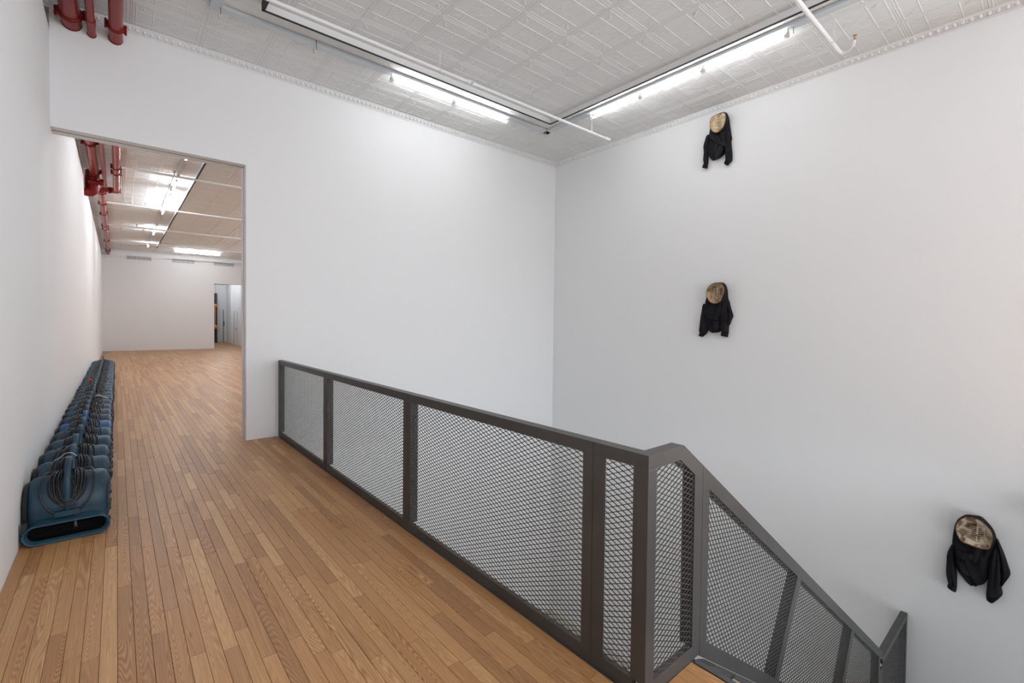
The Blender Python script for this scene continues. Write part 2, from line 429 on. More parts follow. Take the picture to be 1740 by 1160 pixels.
# ------------------------------------------------------------ cornices with egg and dart
def cornice(name, axis, pos, a0, a1, sgn, eggs=True):
    """axis: direction it runs; pos: wall plane; sgn: towards the room"""
    prof = [(0, 4.945), (.010, 4.945), (.014, 4.953), (.010, 4.961), (.018, 4.966), (.048, 5.000), (.060, 5.006), (.064, 5.014), (.078, 5.018), (.078, CZ), (0, CZ)]
    poly = [(pos + sgn * p, z) for p, z in prof]
    b = MB().prism(poly, axis, a0, a1)
    t = structure(fix_normals(b.build(name, m_trim)))
    if eggs:
        g = MB(); n = int(abs(a1 - a0) / .068)
        nd = Vector((sgn * .75, 0, -.66)); tv = Vector((sgn * .66, 0, .75))
        for k in range(n):
            c = a0 + (k + .5) * .068; ctr = Vector((pos + sgn * .033, 0, 4.983))
            def W(u, v, h):
                q = ctr + tv * v + nd * h
                return (q.x, c + u, q.z) if axis == 'y' else (c + u, q.x, q.z)
            vs = [W(0, 0, .017)]
            for rr, hh in ((.55, .013), (1, 0)):
                for a in range(8):
                    an = a * math.pi / 4; vs.append(W(.0195 * rr * math.cos(an), .026 * rr * math.sin(an), hh))
            fs = [(0, 1 + a, 1 + (a + 1) % 8) for a in range(8)] + [(1 + a, 9 + a, 9 + (a + 1) % 8, 1 + (a + 1) % 8) for a in range(8)]
            g.add(vs, fs, True)
            # shell around the egg and the dart between two eggs
            arc = [W(.0285 * math.cos(t_), .032 * math.sin(t_) - .001, .004) for t_ in (3.6, 4.1, 4.71, 5.3, 5.8)]
            g.tube(arc, .0035, 4, smooth=False)
            g.add([W(.034 - .004, .024, .003), W(.034 + .004, .024, .003), W(.034, -.022, .003), W(.034, .01, .010)], [(0, 1, 3), (1, 2, 3), (2, 0, 3)])
        fix_normals(g.build('egg_moulding', m_trim, t, kind='stuff'))
    return t
cornice('trim_2', 'x', W1Y, -.72, W2X, -1)
cornice('trim_3', 'y', W2X, BACKY, W1Y, -1)
cornice('trim_4', 'x', ENDY, -.72, W2X, -1, False)
cornice('trim_5', 'y', LX - .22, BACKY, ENDY, 1, False)
cornice('trim_6', 'x', W1B, -.72, W2X, 1, False)

# ------------------------------------------------------------ guardrail and stair railing
def clip_line(poly, p, d):
    """clip infinite line p+t d with convex polygon, returns (t0,t1)"""
    t0, t1 = -1e9, 1e9; n = len(poly)
    area = sum(poly[i][0] * poly[(i + 1) % n][1] - poly[(i + 1) % n][0] * poly[i][1] for i in range(n))
    s = 1 if area > 0 else -1
    for i in range(n):
        a = poly[i]; c = poly[(i + 1) % n]
        nx, ny = -(c[1] - a[1]) * s, (c[0] - a[0]) * s
        num = nx * (p[0] - a[0]) + ny * (p[1] - a[1]); den = nx * d[0] + ny * d[1]
        if abs(den) < 1e-12:
            if num < 0: return None
        else:
            t = -num / den
            if den > 0: t0 = max(t0, t)
            else: t1 = min(t1, t)
    return (t0, t1) if t1 - t0 > .004 else None
def mesh_sheet(poly, to3, ang=0.0):
    """expanded metal: two strand families, bonds where they meet; poly in plane (u,v)"""
    b = MB(); DX, DV = .0275, .01275
    ca, sa = math.cos(ang), math.sin(ang)
    R = lambda u, v: (u * ca - v * sa, u * sa + v * ca)
    ps = [(p[0] * ca + p[1] * sa, -p[0] * sa + p[1] * ca) for p in poly]
    us = [p[0] for p in ps]; vv = [p[1] for p in ps]
    for fam in (1, -1):
        sl = fam * DV / DX
        c_lo = min(v - sl * u for u, v in ps); c_hi = max(v - sl * u for u, v in ps)
        k = math.ceil(c_lo / (2 * DV))
        while k * 2 * DV < c_hi:
            r_ = clip_line(ps, (0, k * 2 * DV), (1, sl))
            if r_:
                a = (r_[0], k * 2 * DV + sl * r_[0]); c = (r_[1], k * 2 * DV + sl * r_[1])
                b.bar(to3(*R(*a)), to3(*R(*c)), .0034, .0032)
            k += 1
    # bonds
    u0_, u1_ = min(us), max(us); v0_, v1_ = min(vv), max(vv)
    n = len(ps); area = sum(ps[i][0] * ps[(i + 1) % n][1] - ps[(i + 1) % n][0] * ps[i][1] for i in range(n)); s = 1 if area > 0 else -1
    def inside(u, v):
        for i in range(n):
            a = ps[i]; c = ps[(i + 1) % n]
            if ((c[0] - a[0]) * (v - a[1]) - (c[1] - a[1]) * (u - a[0])) * s < .003 * math.hypot(c[0] - a[0], c[1] - a[1]): return False
        return True
    i = math.floor(u0_ / DX)
    while i * DX < u1_:
        j = math.floor(v0_ / DV)
        while j * DV < v1_:
            if (i + j) % 2 == 0 and inside(i * DX, j * DV):
                u, v = i * DX, j * DV
                q = [(-.0085, 0), (-.003, -.0028), (.003, -.0028), (.0085, 0), (.003, .0028), (-.003, .0028)]
                top = [to3(*R(u + x_, v + y_), .0018) for x_, y_ in q]; bot = [to3(*R(u + x_, v + y_), -.0018) for x_, y_ in q]
                b.add(top + bot, [tuple(range(6)), tuple(range(11, 5, -1))])
            j += 1
        i += 1
    return b
TD = .065   # depth of the frame tubes
def yz_frame(root, ya, yb, sa, sb, dd=TD):
    """one welded frame of the long guardrail, face on x=RX, between ya<yb; sa, sb stile widths"""
    MB().box(RX, ya, 1.007, RX + TD, yb, 1.068).build('top_rail', m_steel, root, bevel=.0015)
    MB().box(RX, ya, .0, RX + .030, yb, .066).build('base_rail', m_steel, root, bevel=.0015)
    MB().box(RX, ya, .066, RX + TD, ya + sa, 1.007).build('stile', m_steel, root, bevel=.0015)
    MB().box(RX, yb - sb, .066, RX + dd, yb, 1.007).build('stile', m_steel, root, bevel=.0015)
    to3 = lambda u, v, h=0: (RX + .006 + h, u, v)
    mesh_sheet([(ya + sa - .002, .064), (yb - sb + .002, .064), (yb - sb + .002, 1.009), (ya + sa - .002, 1.009)], to3).build('expanded_metal_sheet', m_steel, root)
g = empty('guardrail', (RX, 4, 0), 'dark grey steel guardrail with expanded metal infill along the wooden floor edge', 'railing')
S_ = .0012
yz_frame(g, 5.17 + S_, 7.095, .060, .065)
yz_frame(g, 3.30 + S_, 5.17 - S_, .058, .062)
yz_frame(g, 1.433 + S_, 3.30 - S_, .062, .060)
yz_frame(g, SY + TD, 1.433 - S_, .012, .068, .010)
# corner frame that turns right (face on y=SY)
SL = .698
def zt(x): return 1.068 if x <= 2.011 else 1.068 - SL * (x - 2.011)
XE = 2.192
def rail_y(b, pts_top, pts_bot, y0=SY, y1=SY + TD):
    return b.prism(pts_top + pts_bot[::-1], 'y', y0, y1)
tv_ = .087
fix_normals(rail_y(MB(), [(RX, 1.068), (2.011, 1.068), (XE, zt(XE))], [(RX, 1.004), (1.984, 1.004), (XE, zt(XE) - tv_)]).build('top_rail', m_steel, g, bevel=.0015))
MB().box(RX, SY, 0, XE, SY + .034, .066).build('base_rail', m_steel, g, bevel=.0015)
MB().box(RX, SY, .066, RX + .066, SY + TD, 1.004).build('corner_post', m_steel, g, bevel=.0015)
fix_normals(MB().prism([(2.116, .066), (XE, .066), (XE, zt(XE) - tv_), (2.116, zt(2.116) - tv_)], 'y', SY, SY + TD).build('stile', m_steel, g, bevel=.0015))
to3y = lambda u, v, h=0: (u, SY + .006 + h, v)
mesh_sheet([(1.789, .064), (2.118, .064), (2.118, zt(2.118) - tv_), (1.986, 1.006), (1.789, 1.006)], to3y).build('expanded_metal_sheet', m_steel, g)
# sloping railing
sr = empty('stair_railing', (2.2, SY, 0), 'sloping dark steel stair railing descending to the right of the guardrail corner', 'railing')
XS, XT = XE + .0024, 5.99
zb = lambda x: zt(x) - .862          # upper edge of the base rail
zc = lambda x: zb(x) - .088          # lower edge of the base rail
fix_normals(rail_y(MB(), [(XS, zt(XS)), (XT, zt(XT))], [(XS, zt(XS) - tv_), (XT, zt(XT) - tv_)]).build('top_rail', m_steel, sr, bevel=.0015))
fix_normals(rail_y(MB(), [(XS, zb(XS)), (5.896, zb(5.896))], [(XS, zc(XS) ), (5.896, zc(5.896))]).build('base_rail', m_steel, sr, bevel=.0015))
fix_normals(MB().prism([(XS, zb(XS)), (2.262, zb(2.262)), (2.262, zt(2.262) - tv_), (XS, zt(XS) - tv_)], 'y', SY, SY + TD).build('stile', m_steel, sr, bevel=.0015))
fix_normals(MB().prism([(5.825, zb(5.825)), (5.895, zb(5.895)), (5.895, zt(5.895) - tv_), (5.825, zt(5.825) - tv_)], 'y', SY, SY + TD).build('stile', m_steel, sr, bevel=.0015))
ux = Vector((1, 0, -SL)).normalized(); un = Vector((SL, 0, 1)).normalized()
posts = []
for (xt_, ww) in ((3.55, .085), (4.88, .10)):
    # post perpendicular to the slope, hanging from the top rail's lower edge at xt_
    A = Vector((xt_, 0, zt(xt_) - tv_)); H_ = (.862 - tv_) * un.z
    B = A - un * H_
    q = [(A + ux * -ww / 2), (A + ux * ww / 2), (B + ux * ww / 2), (B + ux * -ww / 2)]
    posts.append([(v.x, v.z) for v in q])
    fix_normals(MB().prism([(v.x, v.z) for v in q], 'y', SY, SY + TD).build('stile', m_steel, sr, bevel=.0015))
def sheet(poly): mesh_sheet(poly, to3y, -math.atan(SL)).build('expanded_metal_sheet', m_steel, sr)
def on_top(x): return (x, zt(x) - tv_ + .003)
def on_bot(x): return (x, zb(x) - .003)
sheet([on_bot(2.258), on_bot(posts[0][3][0]), on_top(posts[0][0][0]), on_top(2.258)])
sheet([on_bot(posts[0][2][0]), on_bot(posts[1][3][0]), on_top(posts[1][0][0]), on_top(posts[0][1][0])])
sheet([on_bot(posts[1][2][0]), on_bot(5.83), on_top(5.83), on_top(posts[1][1][0])])
# landing railing to the right wall
lr = empty('landing_railing', (6.0, SY, -2.85), 'short level steel railing on the stair landing meeting the right wall', 'railing')
LT = -1.775
MB().box(XT + .002, SY, LT - .064, W2X - .004, SY + TD, LT).build('top_rail', m_steel, lr, bevel=.0015)
MB().box(5.90, SY, -2.85, W2X - .004, SY + TD, -2.79).build('base_rail', m_steel, lr)
MB().box(7.10, SY, -2.79, W2X - .004, SY + TD, LT - .064).build('stile', m_steel, lr)
MB().box(5.90, SY, -2.79, 5.985, SY + TD, LT - .09).build('stile', m_steel, lr)
mesh_sheet([(5.983, -2.792), (7.102, -2.792), (7.102, LT - .062), (5.983, LT - .062)], to3y).build('expanded_metal_sheet', m_steel, lr)
# stairs
st = empty('staircase', (FX, .5, 0), 'steel stringer staircase with pale treads descending beside the railing', 'stairs')
MB().box(FX, -.12, -.05, FX + .030, SY - .006, -.006).build('floor_nosing', m_steel2, st)
RISE, RUN = 2.85 / 16, .2552
m_tread = mat('tread_wood', (.42, .36, .27), .5, var=.1)
for k in range(15):
    x0 = FX + .03 + k * RUN; z = -(k + 1) * RISE
    MB().box(x0 - .01, -.10, z - .03, x0 + RUN, SY - .075, z).build('tread', m_tread, st)
    MB().box(x0 - .012, -.10, z + RISE - .03 if k else -.05, x0, SY - .075, z - .03).build('riser', m_steel2, st)
    MB().box(x0 + RUN - .012, -.10, z - .032, x0 + RUN + .016, SY - .075, z + .003).build('nosing', m_steel2, st)
pz = lambda x: 1.068 - SL * (x - 2.011)
for y0, y1 in ((SY - .07, SY - .002), (-.118, -.102)):
    fix_normals(MB().prism([(FX + .032, -.008), (2.235, zc(2.235) - .003), (5.95, zc(5.95) - .003), (5.95, -2.86), (5.75, -2.86), (FX + .032, -.36)], 'y', y0 if y0 > 0 else y0, y1).build('stringer', m_steel, st))
MB().box(FX + .03 + 15 * RUN, -1.2, -3.0, W2X - .002, SY + .09, -2.853).build('landing_slab', m_steel2, st)

# ------------------------------------------------------------ red fire pipes
def coupling(root, c, r, name='coupling', ax='y', rot=0.0):
    cx, cy, cz = c; b = MB()
    def P(a, rad, off):
        return (cx + rad * math.cos(a), cy + off, cz + rad * math.sin(a)) if ax == 'y' else (cx + off, cy + rad * math.cos(a), cz + rad * math.sin(a))
    n = 24
    for off, rad in ((-.030, 1.12), (.0, 1.22), (.030, 1.12)):
        pass
    prof = [(-.034, 1.0), (-.034, 1.16), (-.012, 1.26), (.012, 1.26), (.034, 1.16), (.034, 1.0)]
    vs = [P(2 * math.pi * i / n + rot, r * q[1], q[0]) for i in range(n) for q in prof]
    k = len(prof); fs = []
    for i in range(n):
        for j in range(k - 1):
            a = i * k + j; c_ = ((i + 1) % n) * k + j
            fs.append((a, a + 1, c_ + 1, c_))
    b.add(vs, fs, True)
    for a in (0 + rot, math.pi + rot):          # bolt lugs
        o_ = Vector(P(a, r * 1.36, 0)); 
        for dz in (-.018, .018):
            p0 = Vector(P(a, r * 1.04, -.022)) + Vector((0, 0, dz)); p1 = Vector(P(a, r * 1.52, .022)) + Vector((0, 0, dz))
            b.box(*p0, *(p1 + Vector((0, 0, .014 if dz > 0 else -.014))))
        b.cyl(o_ + Vector((0, 0, -.052)), o_ + Vector((0, 0, .052)), .011, 6)
    o = fix_normals(b.build(name, m_redd, root)); return o
def elbow_pts(p, d1, d2, r, n=7):
    p, d1, d2 = Vector(p), Vector(d1), Vector(d2)
    c = p - d1 * r + d2 * r; out = []
    for i in range(n + 1):
        a = math.pi / 2 * i / n
        out.append(c - d2 * r * math.cos(a) + d1 * r * math.sin(a))
    return out
A_ = empty('fire_pipe', (-.36, 7, 4.855), 'widest red fire pipe nearest the left wall under the ceiling', 'pipe', )
b = MB(); b.tube([(-.36, BACKY + .3, 4.855), (-.36, 13.9, 4.855)] , .083, 24); fix_normals(b.build('pipe_run', m_red, A_))
for y in (6.88, 11.6, 13.9): coupling(A_, (-.36, y, 4.855), .083, rot=.15)
# drop with return bend against the left wall at its far end
b = MB()
pts = [(-.36, 13.93, 4.855)] + elbow_pts((-.36, 14.12, 4.855), (0, 1, 0), (0, 0, -1), .12) + [(-.36, 14.12, 4.55)] + elbow_pts((-.36, 14.12, 4.43), (0, 0, -1), (-1, 0, 0), .10)[1:] + [(LX + .005, 14.12, 4.43)]
b.tube(pts, .085, 18); fix_normals(b.build('return_bend', m_redd, A_))
fix_normals(MB().cyl((LX + .08, 14.28, 4.38), (LX + .08, 14.28, 4.95), .075, 18).build('riser_stub', m_redd, A_))
fix_normals(MB().cyl((-.47, 14.05, 4.66), (-.23, 14.05, 4.66), .05, 12).cyl((-.27, 14.0, 4.66), (-.20, 14.0, 4.66), .075, 14).build('valve_body', m_redd, A_))
B_ = empty('fire_pipe', (-.195, 7, 4.80), 'thinnest red fire pipe, between the two wider red pipes', 'pipe')
fix_normals(MB().tube([(-.195, BACKY + .3, 4.795), (-.195, 14.87, 4.795)], .036, 16).build('pipe_run', m_red, B_))
for y in (6.80, 9.2, 14.87): fix_normals(MB().cyl((-.195, y - .05, 4.795), (-.195, y + .05, 4.795), .042, 16).build('sleeve_joint', m_red, B_))
fix_normals(MB().cyl((-.195, 14.87, 4.795), (-.30, 14.87, 4.795), .03, 12).cyl((-.28, 14.87, 4.795), (-.31, 14.87, 4.795), .05, 12).build('end_branch', m_redd, B_))
C_ = empty('fire_pipe', (.005, 7, 4.83), 'red fire pipe farthest from the left wall that turns left at a tee', 'pipe')
fix_normals(MB().tube([(.008, BACKY + .3, 4.825), (.012, 15.42, 4.825)], .062, 20).build('pipe_run', m_red, C_))
for y in (6.80, 13.05, 13.55, 15.40): coupling(C_, (.01, y, 4.825), .062, rot=-.1)
fix_normals(MB().tube(elbow_pts((.012, 15.50, 4.825), (0, 1, 0), (-1, 0, 0), .08) + [(-.28, 15.50, 4.825)], .062, 18).build('elbow', m_red, C_))
coupling(C_, (-.12, 15.50, 4.825), .062, ax='x')
for nm, xx_, yy_, rr_, rt_ in (('wall_collar', -.36, W1Y - .012, .088, A_), ('wall_collar', -.195, W1Y - .012, .041, B_), ('wall_collar', .008, W1Y - .012, .067, C_)):
    zz_ = {A_: 4.855, B_: 4.795, C_: 4.825}[rt_]
    fix_normals(MB().cyl((xx_, yy_, zz_), (xx_, W1Y, zz_), rr_, 20).build(nm, m_redd, rt_))
D_ = empty('fire_main', (-.28, 22, 4.80), 'long red fire main with grooved couplings along the far gallery ceiling edge', 'pipe')
fix_normals(MB().tube([(-.278, 15.57, 4.80), (-.30, ENDY - .001, 4.80)], .062, 18).build('pipe_run', m_red, D_))
for y in (15.75, 17.2, 18.85, 21.3, 22.05, 25.3, 28.6, 29.2): coupling(D_, (-.275 - .0017 * (y - 15.5), y, 4.80), .062, rot=random.uniform(-.3, .3))

# ------------------------------------------------------------ white sprinkler pipes
def hanger(root, x, y, z, r=.02):
    h = MB(); h.cyl((x, y, z + r), (x, y, CZ - .012), .005, 6); h.tube([(x, y + math.cos(a) * r * 1.35, z + math.sin(a) * r * 1.35) for a in [i * math.pi / 6 for i in range(12)]], .004, 5, closed=True)
    fix_normals(h.build('hanger', m_white_metal, root))
s1 = empty('sprinkler_pipe', (3, 5.13, 4.78), 'white sprinkler pipe crossing the ceiling towards the room corner, ending in a capped elbow', 'pipe', )
fix_normals(MB().tube([(.08, 5.13, 4.78), (6.39, 5.13, 4.78)], .021, 12).build('pipe_run', m_white_metal, s1))
fix_normals(MB().cyl((6.37, 5.13, 4.78), (6.42, 5.13, 4.78), .031, 12).cyl((6.39, 5.13, 4.78), (6.39, 5.06, 4.745), .022, 10).tube([(6.39,5.06,4.765),(6.39,5.06,4.72)], [.02,.028], 10).build('end_fitting', m_white_metal, s1))
for x in (1.1, 3.11, 6.02): hanger(s1, x, 5.13, 4.78)
fix_normals(MB().cyl((3.52, 5.13, 4.78), (3.66, 5.13, 4.78), .029, 12).cyl((3.59, 5.13, 4.78), (3.59, 5.06, 4.74), .02, 10).build('tee_fitting', m_white_metal, s1))
s2 = empty('sprinkler_pipe', (5.5, 1.73, 4.785), 'white sprinkler pipe at the top right carrying a small brass sprinkler head', 'pipe')
fix_normals(MB().tube([(.08, 1.735, 4.785), (6.36, 1.755, 4.785)], .024, 12).build('pipe_run', m_white_metal, s2))
hanger(s2, 6.05, 1.72, 4.785, .022)
fix_normals(MB().tube([(6.35, 1.755, 4.785), (6.42, 1.74, 4.785), (6.40, 1.67, 4.79), (6.36, 1.63, 4.79), (6.33, 1.60, 4.80), (6.32, 1.595, 4.83)], [.024, .026, .024, .02, .016, .014], 10).build('swing_arm', m_white_metal, s2))
fix_normals(MB().cyl((6.32, 1.593, 4.83), (6.32, 1.593, 4.85), .012, 8).cyl((6.32, 1.593, 4.875), (6.32, 1.593, 4.879), .022, 10)
            .bar((6.305, 1.593, 4.85), (6.303, 1.593, 4.875), .004, .004).bar((6.335, 1.593, 4.85), (6.337, 1.593, 4.875), .004, .004).build('sprinkler_head', m_brass, s2))
for k, (y, lab, x1_) in enumerate(((12.85, 'nearest white sprinkler pipe crossing the far gallery ceiling', 6.9), (16.95, 'second white sprinkler pipe crossing the far gallery ceiling', 6.9),
                        (20.95, 'third white sprinkler pipe crossing the far gallery ceiling', 6.9), (25.1, 'farthest white sprinkler pipe crossing the far gallery ceiling', 6.9))):
    s = empty('sprinkler_pipe', (2, y, 4.79), lab, 'pipe')
    fix_normals(MB().tube([(.09 if k == 0 else -.20, y, 4.79), (x1_, y, 4.79)], .026, 8).build('pipe_run', m_white_metal, s))
    xx_ = 1.0 if k == 0 else .75 - .1 * k
    fix_normals(MB().cyl((xx_, y, 4.79), (xx_, y, 4.87), .016, 8).build('riser', m_white_metal, s))
    fix_normals(MB().cyl((xx_, y, 4.87), (xx_, y, 4.90), .014, 8).cyl((xx_, y, 4.905), (xx_, y, 4.91), .022, 8).build('sprinkler_head', m_brass, s))
    for hx in (.35, 3.6): hanger(s, hx, y, 4.79)
s = empty('sprinkler_pipe', (3, 29.6, 4.9), 'thin white pipe running along the end wall above the vents', 'pipe')
fix_normals(MB().tube([(2.2, 29.7, 4.80), (6.9, 29.7, 4.80)], .018, 8).build('pipe_run', m_white_metal, s))
for hx in (3.4, 5.2): hanger(s, hx, 29.7, 4.80)

# ------------------------------------------------------------ raceways, lampholders, tubes
def raceway(label, pts, wdt=.105, hh=.034, z=4.995):
    r = empty('lighting_raceway', (*pts[0], z), label, 'raceway')
    b = MB()
    for (x0, y0), (x1, y1) in zip(pts, pts[1:]):
        h = wdt / 2
        b.box(min(x0, x1) - h, min(y0, y1) - h, z - hh / 2, max(x0, x1) + h, max(y0, y1) + h, z + hh / 2)
    b.build('channel', m_alu, r)
    return r
def holder(root, x, y, z=4.91, ax='x'):
    b = MB()
    dx, dy = (.012, .022) if ax == 'x' else (.022, .012)
    b.box(x - dx, y - dy, z - .022, x + dx, y + dy, z + .03); b.box(x - dx * .5, y - .006, z + .03, x + dx * .5, y + .006, 4.98)
    b.build('lampholder', m_holder, root)
RY, RXX = 5.985, 5.815
rw = raceway('long pale grey lighting raceway turning the corner below the front ceiling', [(.83, RY), (RXX, RY), (RXX, BACKY + .6)])
MB().box(.83 - .052, BACKY + .6, 4.978, .83 + .052, RY - .0525, 5.012).build('channel', m_alu, rw)
for x in (.87, 1.865, 2.87, 3.868, 4.93, 5.79): holder(rw, x, RY + .0, 4.91)
for y in (4.985, 4.05, 3.10, 2.10): holder(rw, RXX, y, 4.91, 'y')
for (x, y) in ((1.865, RY), (.87, RY), (5.79, RY), (RXX, 2.10)):
    MB().cyl((x, y - .056, 4.90), (x, y - .056, CZ - .012), .003, 5).build('hanger_wire', m_dark, rw)
def tube_light(label, p, q, m=None, group=None, r=.0165):
    p, q = Vector(p), Vector(q); d = (q - p).normalized()
    t = empty('fluorescent_tube', tuple((p + q) / 2), label, 'lamp', group)
    fix_normals(MB().cyl(p + d * .02, q - d * .02, r, 10).build('glass_tube', m or m_tube, t))
    for e in (p, q - d * .025): fix_normals(MB().cyl(e, e + d * .025, r * 1.03, 10).build('end_cap', m_white_metal, t))
Z_ = 4.91
tube_light('lit fluorescent tube on the left half of the pair above the doorway wall', (2.885, RY, Z_), (3.853, RY, Z_))
tube_light('lit fluorescent tube on the right half of the pair, nearer the room corner', (3.883, RY, Z_), (4.915, RY, Z_))
tube_light('lit fluorescent tube farthest along the right wall row, nearest the room corner', (RXX, 4.97, Z_), (RXX, 4.065, Z_))
tube_light('middle lit fluorescent tube of the three along the right wall', (RXX, 4.035, Z_), (RXX, 3.115, Z_))
tube_light('lit fluorescent tube nearest the camera in the right wall row', (RXX, 3.085, Z_), (RXX, 2.115, Z_))
# added tubes out of view that help light the front room
for x, ys in ((.83, (2.62, 1.625, .65, -.32, -1.48, -2.425, -3.37)), (RXX, (-1.58, -2.52))):
    for y in ys: holder(rw, x, y, 4.91, 'y')
for k, (p, q) in enumerate((((.83, 1.6, Z_), (.83, .7, Z_)), ((.83, .6, Z_), (.83, -.3, Z_)), ((.83, -1.5, Z_), (.83, -2.4, Z_)), ((.83, -2.45, Z_), (.83, -3.35, Z_)), ((RXX, -1.6, Z_), (RXX, -2.5, Z_)), ((.83, 2.6, Z_), (.83, 1.65, Z_)))):
    tube_light('added unseen fluorescent tube lighting the front room from above', p, q, group='added tubes out of view')
# baffle strip: white face with a dark lower edge
bf = empty('light_baffle', (3, 5.6, 4.97), 'white hanging baffle strip with dark lower edge, L shaped, below the front ceiling', 'baffle')
MB().box(1.23, 5.60, 4.932, 5.52, 5.612, CZ - .012).box(5.52, BACKY + .6, 4.932, 5.532, 5.612, CZ - .012).build('face_strip', m_white_metal, bf)
MB().box(1.205, 5.588, 4.926, 5.52, 5.618, 4.932).box(5.508, BACKY + .6, 4.926, 5.538, 5.618, 4.932).build('lower_lip', m_dark, bf)
MB().box(1.20, 5.40, 4.926, 1.228, 5.618, CZ - .012).build('end_piece', m_dark, bf)
# far gallery: raceway with tubes, baffle, tubes at the end wall
rb = raceway('straight pale grey lighting raceway along the left of the far gallery ceiling', [(1.10, W1B + .4), (1.10, 27.9)], .09, .034, 4.995)
segs = [(9.2, 10.15), (10.7, 11.68), (13.65, 14.55), (15.28, 16.2), (16.26, 17.18), (17.24, 18.15), (21.5, 22.85), (26.2, 26.9)]
names = ['hidden', 'first', 'second', 'third', 'fourth', 'fifth', 'sixth', 'seventh']
for k, (y0, y1) in enumerate(segs):
    tube_light('%s lit tube from the opening, in the receding row along the far gallery ceiling' % names[k] if k else 'lit tube just behind the head of the opening, first of the far gallery row', (1.10, y0, 4.88), (1.10, y1, 4.88), m_tubeb)
for y in (12.6, 13.1, 19.3, 19.9, 20.5, 23.6, 24.2): holder(rb, 1.10, y, 4.88, 'y')
for y0, y1 in segs:
    for y in (y0 - .014, y1 + .014): holder(rb, 1.10, y, 4.88, 'y')
rh = raceway('added pale grey raceway holding the unseen gallery tubes', [(6.3, 9.3), (6.3, 26)], .09, .034, 4.995)  # carrier for the added tube row out of sight
for k, y in enumerate((9.5, 12.5, 15.5, 18.5, 21.5, 24.5)):
    for e in (y - .014, y + 1.214): holder(rh, 6.3, e, 4.88, 'y')
re_ = raceway('short white lighting raceway under the ceiling before the end wall', [(1.9, 28.0), (4.3, 28.0)], .09, .034, 4.995)
for x in (2.145, 3.085, 4.065): holder(re_, x, 28.0, 4.90)
tube_light('left lit tube of the pair before the end wall', (2.16, 28.0, 4.90), (3.07, 28.0, 4.90), m_tubeb, r=.021)
tube_light('right lit tube of the pair before the end wall', (3.10, 28.0, 4.90), (4.05, 28.0, 4.90), m_tubeb, r=.021)
for k, y in enumerate((9.5, 12.5, 15.5, 18.5, 21.5, 24.5)):
    tube_light('added unseen fluorescent tube lighting the right of the far gallery', (6.3, y, 4.88), (6.3, y + 1.2, 4.88), m_tubec, group='added tubes on the hidden side of the gallery')  # row added out of sight to brighten the gallery and its end wall
bb_ = empty('light_baffle', (1.45, 17, 4.9), 'white baffle strip with dark lower edge running down the far gallery ceiling', 'baffle')
MB().box(1.44, W1B + .5, 4.915, 1.452, 27.3, CZ - .012).build('face_strip', m_white_metal, bb_)
MB().box(1.43, W1B + .5, 4.903, 1.462, 27.3, 4.915).build('lower_lip', m_dark, bb_)

# ------------------------------------------------------------ end wall vents
for x0, x1, lab in ((.396, 1.389, 'left grey air grille high on the end wall'), (2.25, 3.243, 'middle grey air grille high on the end wall'), (4.109, 5.10, 'right grey air grille high on the end wall')):
    v = empty('air_grille', ((x0 + x1) / 2, ENDY, 4.69), lab, 'vent')
    z0, z1 = 4.60, 4.785; y = ENDY
    MB().box(x0, y - .01, z0, x1, y, z1).build('backing', m_ventb, v)
    MB().box(x0, y - .03, z0, x1, y - .01, z0 + .018).box(x0, y - .03, z1 - .018, x1, y - .01, z1).box(x0, y - .03, z0, x0 + .018, y - .01, z1).box(x1 - .018, y - .03, z0, x1, y - .01, z1).build('frame', m_vent, v)
    sl = MB()
    for k in range(9): sl.box(x0 + .018, y - .028, z0 + .024 + k * .0165, x1 - .018, y - .012, z0 + .031 + k * .0165)
    sl.build('slats', m_vent, v, kind='stuff')
    for k in range(1, 5):
        xx = x0 + (x1 - x0) * k / 5; MB().box(xx - .006, y - .032, z0, xx + .006, y - .028, z1).build('divider', m_white_metal, v)

# ------------------------------------------------------------ room beyond the far doorway
wall('wall_beyond_left', m_wall, (3.9, ENDY + .25, -.2, 4.0, 38.6, CZ))
wall('wall_beyond_right', m_wall, (5.86, ENDY + .25, -.2, 6.0, 36.0, CZ), (5.98, 36.0, -.2, 6.2, 38.6, CZ))
wall('wall_beyond_end', m_wall, (3.9, 38.6, -.2, 6.3, 38.8, CZ))
dr = structure(MB().box(5.835, 33.9, 0, 5.86, 34.95, 2.12).build('door_1', m_white_metal))
MB().box(5.79, 34.05, 1.0, 5.835, 34.09, 1.04).box(5.78, 34.05, 1.0, 5.795, 34.20, 1.03).build('door_handle', m_dark, dr)
MB().box(5.825, 34.94, 0, 5.836, 34.975, 2.15).build('door_gap', m_dark, dr)
dr = structure(MB().box(5.55, 38.55, 0, 5.86, 38.6, 2.35).build('door_2', m_white_metal))
MB().box(5.76, 38.53, 0, 5.79, 38.551, 2.3).build('door_gap', m_dark, dr)
MB().box(5.80, 38.52, 1.15, 5.835, 38.551, 1.5).build('door_plate', m_dark, dr)
pn = tag(MB().box(4.6, 38.0, 0, 5.335, 38.06, 3.43).build('dark_panel', mat('black_panel', (.018, .020, .026), .5, var=.2)), 'tall black panel standing in the room beyond the far doorway', 'panel')
sc_ = empty('hanging_sculpture', (5.22, 37.8, 1.0), 'orange hanging form with a ball at each end before the black panel', 'sculpture')
m_or = mat('orange_resin', (.50, .22, .07), .5)
